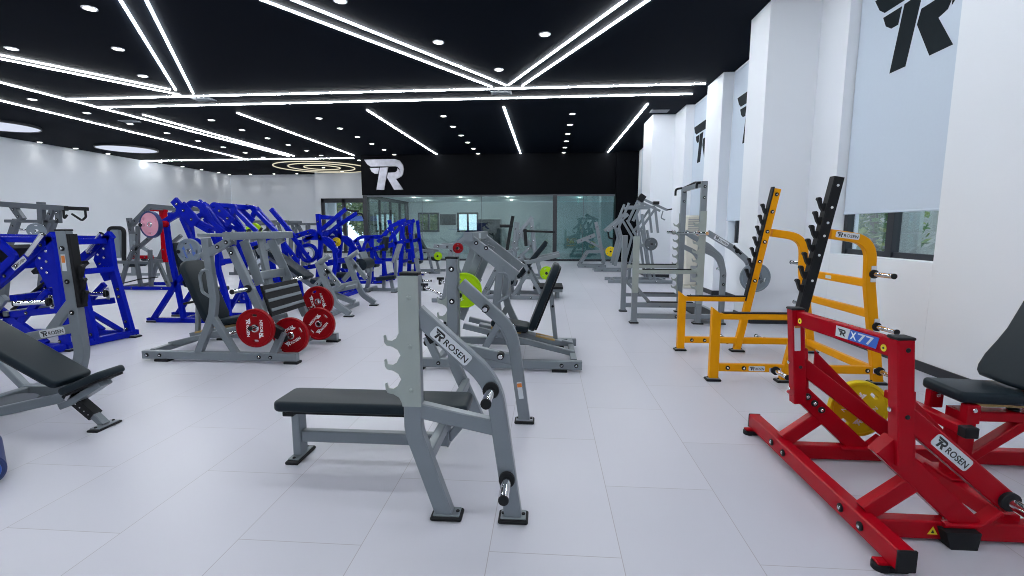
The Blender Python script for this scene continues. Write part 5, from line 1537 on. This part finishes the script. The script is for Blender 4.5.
b = Thing('dip_pulldown_tower', 'grey upright machine with black cross handle and long black bar, before the glass partition', 'gym machine', (-0.6, 14.0, 0))
D = 0.9
frame(b, [
    ('upright', [(-0.874, 13.600, 1.639), (-0.930, 13.600, 0.842), (-1.046, 13.600, 0.090)], 0.08, 0.10),
    ('front_upright', [(-0.446, 13.600, 1.695), (-0.356, 13.600, 0.901), (-0.150, 13.600, 0.125)], 0.08, 0.09),
    ('lever_arm', [(-0.988, 13.600, 0.956), (-0.702, 13.600, 1.441), (-0.418, 13.600, 1.779)], 0.07, 0.09),
    ('brace', [(-0.931, 13.600, 1.469), (-0.298, 13.600, 0.787)], 0.06, 0.08),
    ('low_brace', [(-0.930, 13.600, 0.496), (-0.357, 13.600, 1.015)], 0.06, 0.08),
    ('floor_rail', [(-1.279, 13.600, 0.059), (0.052, 13.600, 0.069)], 0.08, 0.08),
], 'silver', D)
for p in [(-0.645, 13.600, 1.526), (-1.163, 13.600, 0.089), (-0.064, 13.600, 0.097), (-0.873, 13.600, 0.842)]:
    cross(b, 'cross_beam', p, D, 0.08, 0.08, 'silver')
grip(b, [(-1.323, 13.500, 1.526), (-0.952, 13.500, 1.525)], r=0.045, nm='handle')
bar(b, 'black_post', [(-0.953, 13.500, 1.806), (-1.038, 13.500, 1.356), (-1.124, 13.500, 0.846)], 0.07, 0.09, 'grip', 0.2)
grip(b, [(-0.668, 13.500, 1.385), (0.236, 13.500, 1.357)], r=0.03, nm='long_handle')
bar(b, 'black_post', [(-0.612, 13.500, 1.441), (-0.581, 13.500, 0.961)], 0.07, 0.09, 'grip')
pad_box(b, 'seat_pad', (-0.75, 0.55), (-0.40, 0.55), 0.36, 0.09, 14.05)
bar(b, 'seat_post', [(-0.57, 14.05, 0.05), (-0.57, 14.05, 0.46)], 0.09, 0.09, 'silver')

b = Thing('standing_calf_machine', 'grey lever machine with red plate, over the far upright of the flat bench', 'gym machine', (-1.6, 9.6, 0))
D = 0.7
frame(b, [
    ('upright', [(-1.848, 9.200, 1.158), (-1.917, 9.200, 0.607), (-2.027, 9.200, 0.046)], 0.07, 0.09),
    ('lever_arm', [(-2.207, 9.200, 1.118), (-1.849, 9.200, 1.100), (-1.529, 9.200, 1.315)], 0.06, 0.08),
    ('floor_rail', [(-2.270, 9.200, 0.023), (-1.504, 9.200, 0.032)], 0.07, 0.08),
    ('brace', [(-1.895, 9.200, 0.686), (-1.624, 9.200, 0.051)], 0.06, 0.07),
], 'silver', D)
for p in [(-1.987, 9.200, 0.047), (-1.584, 9.200, 0.051), (-1.848, 9.200, 1.119)]:
    cross(b, 'cross_beam', p, D, 0.08, 0.08, 'silver')
for p0_, p1_ in ([(-1.885, 9.200, 0.068), (-2.426, 9.200, 0.304)], [(-1.781, 9.200, 0.289), (-2.100, 9.200, 0.426)]):
    mb = MB(); mb.cyl(p0_, p1_, 0.028, 'chrome'); mb.cyl((p1_[0], p1_[1], p1_[2] - 0.07), (p1_[0], p1_[1], p1_[2] + 0.07), 0.03, 'grip'); mb.cyl((p1_[0] - 0.06, p1_[1], p1_[2] + 0.05), (p1_[0] + 0.08, p1_[1], p1_[2] + 0.05), 0.025, 'grip'); b.part('crank_handle', mb)
q = [(-1.692, 9.000, 1.089)][0]
storage_peg(b, None, (q[0], q[1] + 0.22, q[2]), (q[0], q[1] - 0.10, q[2]), 0.025)
weight_plate(q, (0, -1, 0), 0.10, 0.06, 'pl_red', 'small red weight plate above the bench upright before the glass', slots=3, letters=False)

# far right corner
b = Thing('t_bar_row', 'small grey lever row with yellow plate beside the black column', 'gym machine', (2.1, 18.0, 0))
D = 0.6
frame(b, [
    ('upright', [(1.814, 17.800, 1.688), (1.977, 17.800, 0.954), (2.141, 17.800, 0.213)], 0.09, 0.12, 0.1, False),
    ('lever_arm', [(1.130, 17.800, 0.952), (1.787, 17.800, 1.212)], 0.09, 0.14, 0, False),
    ('brace', [(1.386, 17.800, 1.064), (2.316, 17.800, 0.585)], 0.07, 0.08, 0, False),
    ('floor_rail', [(1.182, 17.800, 0.133), (2.217, 17.800, 0.139)], 0.09, 0.10),
    ('strut', [(1.219, 17.800, 0.133), (1.543, 17.800, 0.583), (2.059, 17.800, 0.584)], 0.07, 0.09, 0.1),
], 'silver', D)
cross(b, 'cross_beam', [(2.142, 17.800, 0.176)][0], D, 0.09, 0.09, 'silver')
cross(b, 'cross_beam', [(1.256, 17.800, 0.134)][0], D, 0.09, 0.09, 'silver')
q = [(2.357, 17.700, 0.609)][0]
storage_peg(b, None, (q[0], q[1] + 0.20, q[2]), (q[0], q[1] - 0.10, q[2]), 0.025)
weight_plate(q, (0, -1, 0), 0.185, 0.06, 'pl_yellow', 'yellow weight plate on the small grey row beside the black column', slots=3, letters=False)

b = Thing('leg_raise_machine', 'grey frame standing between the yellow plate and the tall far machine', 'gym machine', (2.5, 16.4, 0))
D = 0.5
frame(b, [
    ('bent_upright', [(2.385, 16.200, 1.469), (2.529, 16.200, 1.069), (2.320, 16.200, 0.192)], 0.08, 0.09, 0.15),
    ('floor_rail', [(1.617, 16.200, 0.154), (2.688, 16.200, 0.161)], 0.08, 0.09),
], 'silver', D)
for p in [(2.387, 16.200, 1.402), (1.684, 16.200, 0.155), (2.622, 16.200, 0.160)]:
    cross(b, 'cross_beam', p, D, 0.08, 0.08, 'silver')

b = Thing('iso_lateral_machine', 'tall grey lever machine with raised arms beside the far white pilaster', 'gym machine', (2.4, 13.2, 0))
D = 0.75
frame(b, [
    ('floor_rail', [(1.658, 12.800, 0.082), (3.345, 12.800, 0.015)], 0.08, 0.09),
    ('upright', [(2.497, 12.800, 1.834), (2.629, 12.800, 0.996), (2.793, 12.800, 0.064)], 0.05, 0.07),
    ('rear_upright', [(2.641, 12.800, 1.417), (2.765, 12.800, 0.838), (2.898, 12.800, 0.065)], 0.045, 0.06),
    ('lever_arm', [(2.134, 12.800, 1.835), (1.625, 12.800, 1.390)], 0.06, 0.09),
    ('lever_link', [(2.151, 12.800, 2.121), (1.910, 12.800, 1.495), (1.996, 12.800, 1.206), (1.832, 12.800, 0.487)], 0.045, 0.06, 0.1),
    ('swing_arm', [(2.534, 12.800, 2.248), (2.270, 12.800, 1.652)], 0.05, 0.07),
    ('top_arm', [(2.509, 12.800, 2.223), (3.136, 12.800, 1.936)], 0.045, 0.06),
    ('top_beam', [(2.155, 12.800, 2.017), (2.825, 12.800, 2.015)], 0.06, 0.07),
    ('handle_arm', [(2.825, 12.800, 2.015), (2.928, 12.800, 1.338)], 0.05, 0.06),
    ('brace', [(2.410, 12.800, 1.338), (2.827, 12.800, 1.963)], 0.045, 0.06),
    ('low_brace', [(2.113, 12.800, 1.679), (2.387, 12.800, 1.233), (2.179, 12.800, 0.355)], 0.045, 0.06, 0.1),
], 'silver', D)
for p in [(2.514, 12.800, 2.093), (1.844, 12.800, 0.057), (3.187, 12.800, 0.041), (2.629, 12.800, 0.996)]:
    cross(b, 'cross_beam', p, D, 0.08, 0.08, 'silver')
mb = MB(); q = [(2.460, 12.750, 2.245)][0]; mb.box(q, (0.16, 0.14, 0.18), 'grip', rot=Matrix.Rotation(0.6, 3, 'Y')); b.part('counterweight', mb, None, 'black block on the arm')
mb = MB(); q = [(2.836, 12.750, 2.116)][0]; mb.box(q, (0.15, 0.12, 0.08), 'grip'); b.part('stop_block', mb)
grip(b, [(3.124, 12.750, 1.935), (3.251, 12.750, 1.960)])
grip(b, [(3.011, 12.700, 1.907), (2.967, 12.700, 1.728), (3.071, 12.700, 1.676)], 'silver', 0.016)
grip(b, [(1.613, 12.700, 1.365), (1.643, 12.700, 1.208), (1.774, 12.700, 1.181)], r=0.022)
pad_box(b, 'seat_pad', (2.10, 0.52), (2.45, 0.52), 0.34, 0.08, 13.2)
bar(b, 'seat_post', [(2.28, 13.2, 0.05), (2.28, 13.2, 0.45)], 0.08, 0.08, 'silver')
q = [(2.704, 12.550, 1.057)][0]
storage_peg(b, None, (q[0], q[1] + 0.25, q[2]), (q[0], q[1] - 0.12, q[2]), 0.025)
weight_plate(q, (-0.1, -1, 0), 0.165, 0.05, 'pl_dgrey', 'dark grey plate on the tall far machine by the white pilaster', slots=3, rot=0.4, letters=False)

# left background
b = Thing('selectorized_leg_machine', 'grey and red machine frame behind the pink plate', 'gym machine', (-9.1, 10.9, 0))
D = 0.9
frame(b, [
    ('floor_rail', [(-10.293, 10.600, 0.058), (-8.764, 10.600, 0.072)], 0.08, 0.08, 0, True, 'blue'),
    ('top_arm', [(-9.802, 10.600, 1.516), (-9.278, 10.600, 1.981), (-8.737, 10.600, 1.933)], 0.08, 0.10, 0.05),
    ('upright', [(-9.752, 10.600, 1.045), (-10.001, 10.600, 0.615), (-10.239, 10.600, 0.083)], 0.07, 0.08, 0.1),
    ('middle_upright', [(-9.626, 10.600, 1.516), (-9.742, 10.600, 0.664), (-9.701, 10.600, 0.088)], 0.07, 0.08, 0.1),
    ('rear_upright', [(-9.383, 10.600, 0.951), (-9.446, 10.600, 0.090)], 0.07, 0.08),
    ('cross_rail', [(-10.277, 10.600, 0.662), (-9.389, 10.600, 0.642)], 0.06, 0.07),
    ('strut', [(-9.210, 10.600, 0.667), (-8.964, 10.600, 0.094)], 0.07, 0.08),
    ('head_link', [(-9.832, 10.600, 1.703), (-9.797, 10.600, 1.328)], 0.08, 0.10),
    ('swing_link', [(-9.737, 10.600, 0.950), (-9.299, 10.600, 1.282)], 0.07, 0.08),
], 'dgrey', D)
for p in [(-9.283, 10.600, 1.935), (-10.239, 10.600, 0.083), (-9.412, 10.600, 0.666)]:
    cross(b, 'cross_beam', p, D, 0.08, 0.08, 'dgrey')
frame(b, [
    ('red_post', [(-9.305, 11.000, 1.879), (-9.349, 11.000, 0.638)], 0.12, 0.12, 0, False),
    ('red_top_beam', [(-9.584, 11.000, 1.928), (-9.226, 11.000, 1.903)], 0.12, 0.10, 0, False),
    ('red_low_beam', [(-10.280, 11.000, 0.757), (-9.702, 11.000, 0.760)], 0.10, 0.08, 0, False),
], 'red')
q0, q1 = [(-10.349, 11.000, 0.608), (-9.978, 11.000, 0.635)]
pad_box(b, 'seat_pad', (q0[0], q0[2]), (q1[0], q1[2]), 0.36, 0.09, 11.0)
grip(b, [(-10.137, 10.500, 0.144), (-9.617, 10.500, 0.268), (-9.159, 10.500, 0.319)], r=0.014)

b = Thing('weight_stack_machine', 'black framed weight stack machine standing before the left wall', 'gym machine', (-13.5, 14.0, 0))
q = [[(-13.612, 13.800, 0.416), (-13.492, 13.800, 1.469), (-12.998, 13.800, 1.469), (-13.113, 13.800, 0.419)]][0]
mb = MB(); mb.tube([(p[0], p[1], max(0.02, p[2])) for p in q], 0.06, 'grip', 0.15); b.part('shroud_frame', mb)
x0 = (q[0][0] + q[2][0]) / 2
mb = MB(); mb.box((x0, 13.85, 1.0), (0.26, 0.16, 0.9), 'pl_grey'); b.part('weight_stack', mb)
bar(b, 'upright', [(x0 + 0.5, 13.8, 0.0), (x0 + 0.55, 13.8, 1.35)], 0.12, 0.12, 'silver')
bar(b, 'arm', [(x0 + 0.5, 13.8, 1.1), (x0 + 1.1, 13.8, 0.75)], 0.1, 0.12, 'silver')
pad_box(b, 'seat_pad', (x0 + 0.55, 0.55), (x0 + 1.05, 0.55), 0.4, 0.1, 14.2)
bar(b, 'floor_rail', [(x0 - 0.6, 13.8, 0.04), (x0 + 1.3, 13.8, 0.04)], 0.10, 0.08, 'silver')
bar(b, 'seat_post', [(x0 + 0.8, 14.2, 0.0), (x0 + 0.8, 14.2, 0.45)], 0.10, 0.10, 'silver')

b = Thing('cable_lat_machine', 'dark grey machine with overhead beam and black hanging handle, at the left edge', 'gym machine', (-9.2, 8.9, 0))
D = 0.7
bar(b, 'overhead_beam', [(-10.916, 8.600, 1.953), (-9.251, 8.600, 1.843)], 0.10, 0.10, 'dgrey')
bar(b, 'beam_tip', [(-9.291, 8.600, 1.852), (-8.818, 8.600, 1.832)], 0.08, 0.07, 'grip')
grip(b, [(-8.808, 8.550, 1.830), (-8.806, 8.550, 1.679), (-8.896, 8.550, 1.612), (-9.087, 8.550, 1.736)], r=0.02)
grip(b, [(-9.253, 8.550, 1.812), (-9.264, 8.550, 1.641), (-9.192, 8.550, 1.717)], r=0.02)
frame(b, [
    ('low_beam', [(-10.543, 8.600, 1.605), (-9.408, 8.600, 1.594)], 0.07, 0.06, 0, False),
    ('hanger', [(-9.419, 8.600, 1.834), (-9.433, 8.600, 1.566)], 0.07, 0.09, 0, False),
    ('upright', [(-9.755, 8.600, 1.968), (-9.786, 8.600, 1.585), (-9.743, 8.600, 1.120), (-9.821, 8.600, 0.051)], 0.09, 0.11, 0.2, False),
    ('strut', [(-9.520, 8.600, 1.853), (-9.770, 8.600, 1.392)], 0.07, 0.09, 0, False),
    ('arm', [(-10.353, 8.600, 1.894), (-10.181, 8.600, 1.624)], 0.08, 0.12, 0, False),
    ('rear_upright', [(-10.307, 8.600, 1.624), (-10.545, 8.600, 1.157), (-10.822, 8.600, -0.000)], 0.09, 0.12, 0.2),
    ('floor_rail', [(-11.127, 8.600, -0.004), (-9.570, 8.600, 0.014)], 0.09, 0.09),
], 'dgrey', D)
for p in [(-9.824, 8.600, 0.031), (-10.906, 8.600, 0.019)]:
    cross(b, 'cross_beam', p, D, 0.08, 0.08, 'dgrey')
q0, q1 = [(-10.151, 8.500, 1.441), (-9.841, 8.500, 1.412)]
mb = MB(); mb.tube([q0, q1], 0.022, 'chrome'); b.part('plate_arm', mb)
q = [(-9.751, 8.450, 1.422)][0]
weight_plate(q, (0.75, -0.65, 0), 0.14, 0.06, 'pl_grey', 'small grey blue plate under the overhead beam at the left edge', rim='pl_grey', slots=3, letters=False)

b = Thing('dark_cable_station', 'dark grey cable station with long top beam against the far white wall', 'gym machine', (-8.5, 14.6, 0))
D = 0.8
frame(b, [
    ('top_beam', [(-9.186, 14.200, 1.654), (-7.962, 14.200, 1.653)], 0.10, 0.10),
    ('upright', [(-9.121, 14.200, 1.654), (-9.031, 14.200, 1.098), (-9.234, 14.200, 0.096)], 0.09, 0.10, 0.1),
    ('rear_upright', [(-8.122, 14.200, 1.653), (-7.896, 14.200, 1.162), (-7.993, 14.200, 0.104)], 0.09, 0.10, 0.1),
    ('brace', [(-8.284, 14.200, 1.622), (-8.185, 14.200, 1.161)], 0.07, 0.08),
    ('slant_beam', [(-9.857, 14.200, 1.808), (-9.343, 14.200, 1.284)], 0.09, 0.11),
    ('slant_brace', [(-8.798, 14.200, 1.653), (-9.553, 14.200, 1.097)], 0.09, 0.11),
    ('front_upright', [(-9.618, 14.200, 1.531), (-9.766, 14.200, 0.029)], 0.09, 0.10),
    ('floor_rail', [(-9.964, 14.200, 0.027), (-7.800, 14.200, 0.074)], 0.09, 0.09),
], 'dgrey', D)
for p in [(-9.126, 14.200, 1.592), (-8.094, 14.200, 1.592), (-9.697, 14.200, 0.061), (-7.993, 14.200, 0.104)]:
    cross(b, 'cross_beam', p, D, 0.08, 0.08, 'dgrey')

b = Thing('grey_frame_rack', 'slim grey pull-up frame left of the entrance doors', 'gym machine', (-8.2, 17.2, 0))
D = 0.8
frame(b, [
    ('post', [(-9.227, 17.000, 1.652), (-9.318, 17.000, 0.136)], 0.08, 0.08),
    ('top_beam', [(-9.268, 17.000, 1.615), (-8.733, 17.000, 1.615)], 0.08, 0.08),
    ('rear_post', [(-8.731, 17.000, 1.652), (-8.816, 17.000, 0.139)], 0.08, 0.08),
], 'dgrey', D)
for p in [(-9.230, 17.000, 1.615), (-8.733, 17.000, 1.615), (-9.083, 17.000, 0.175)]:
    cross(b, 'cross_beam', p, D, 0.08, 0.08, 'dgrey')
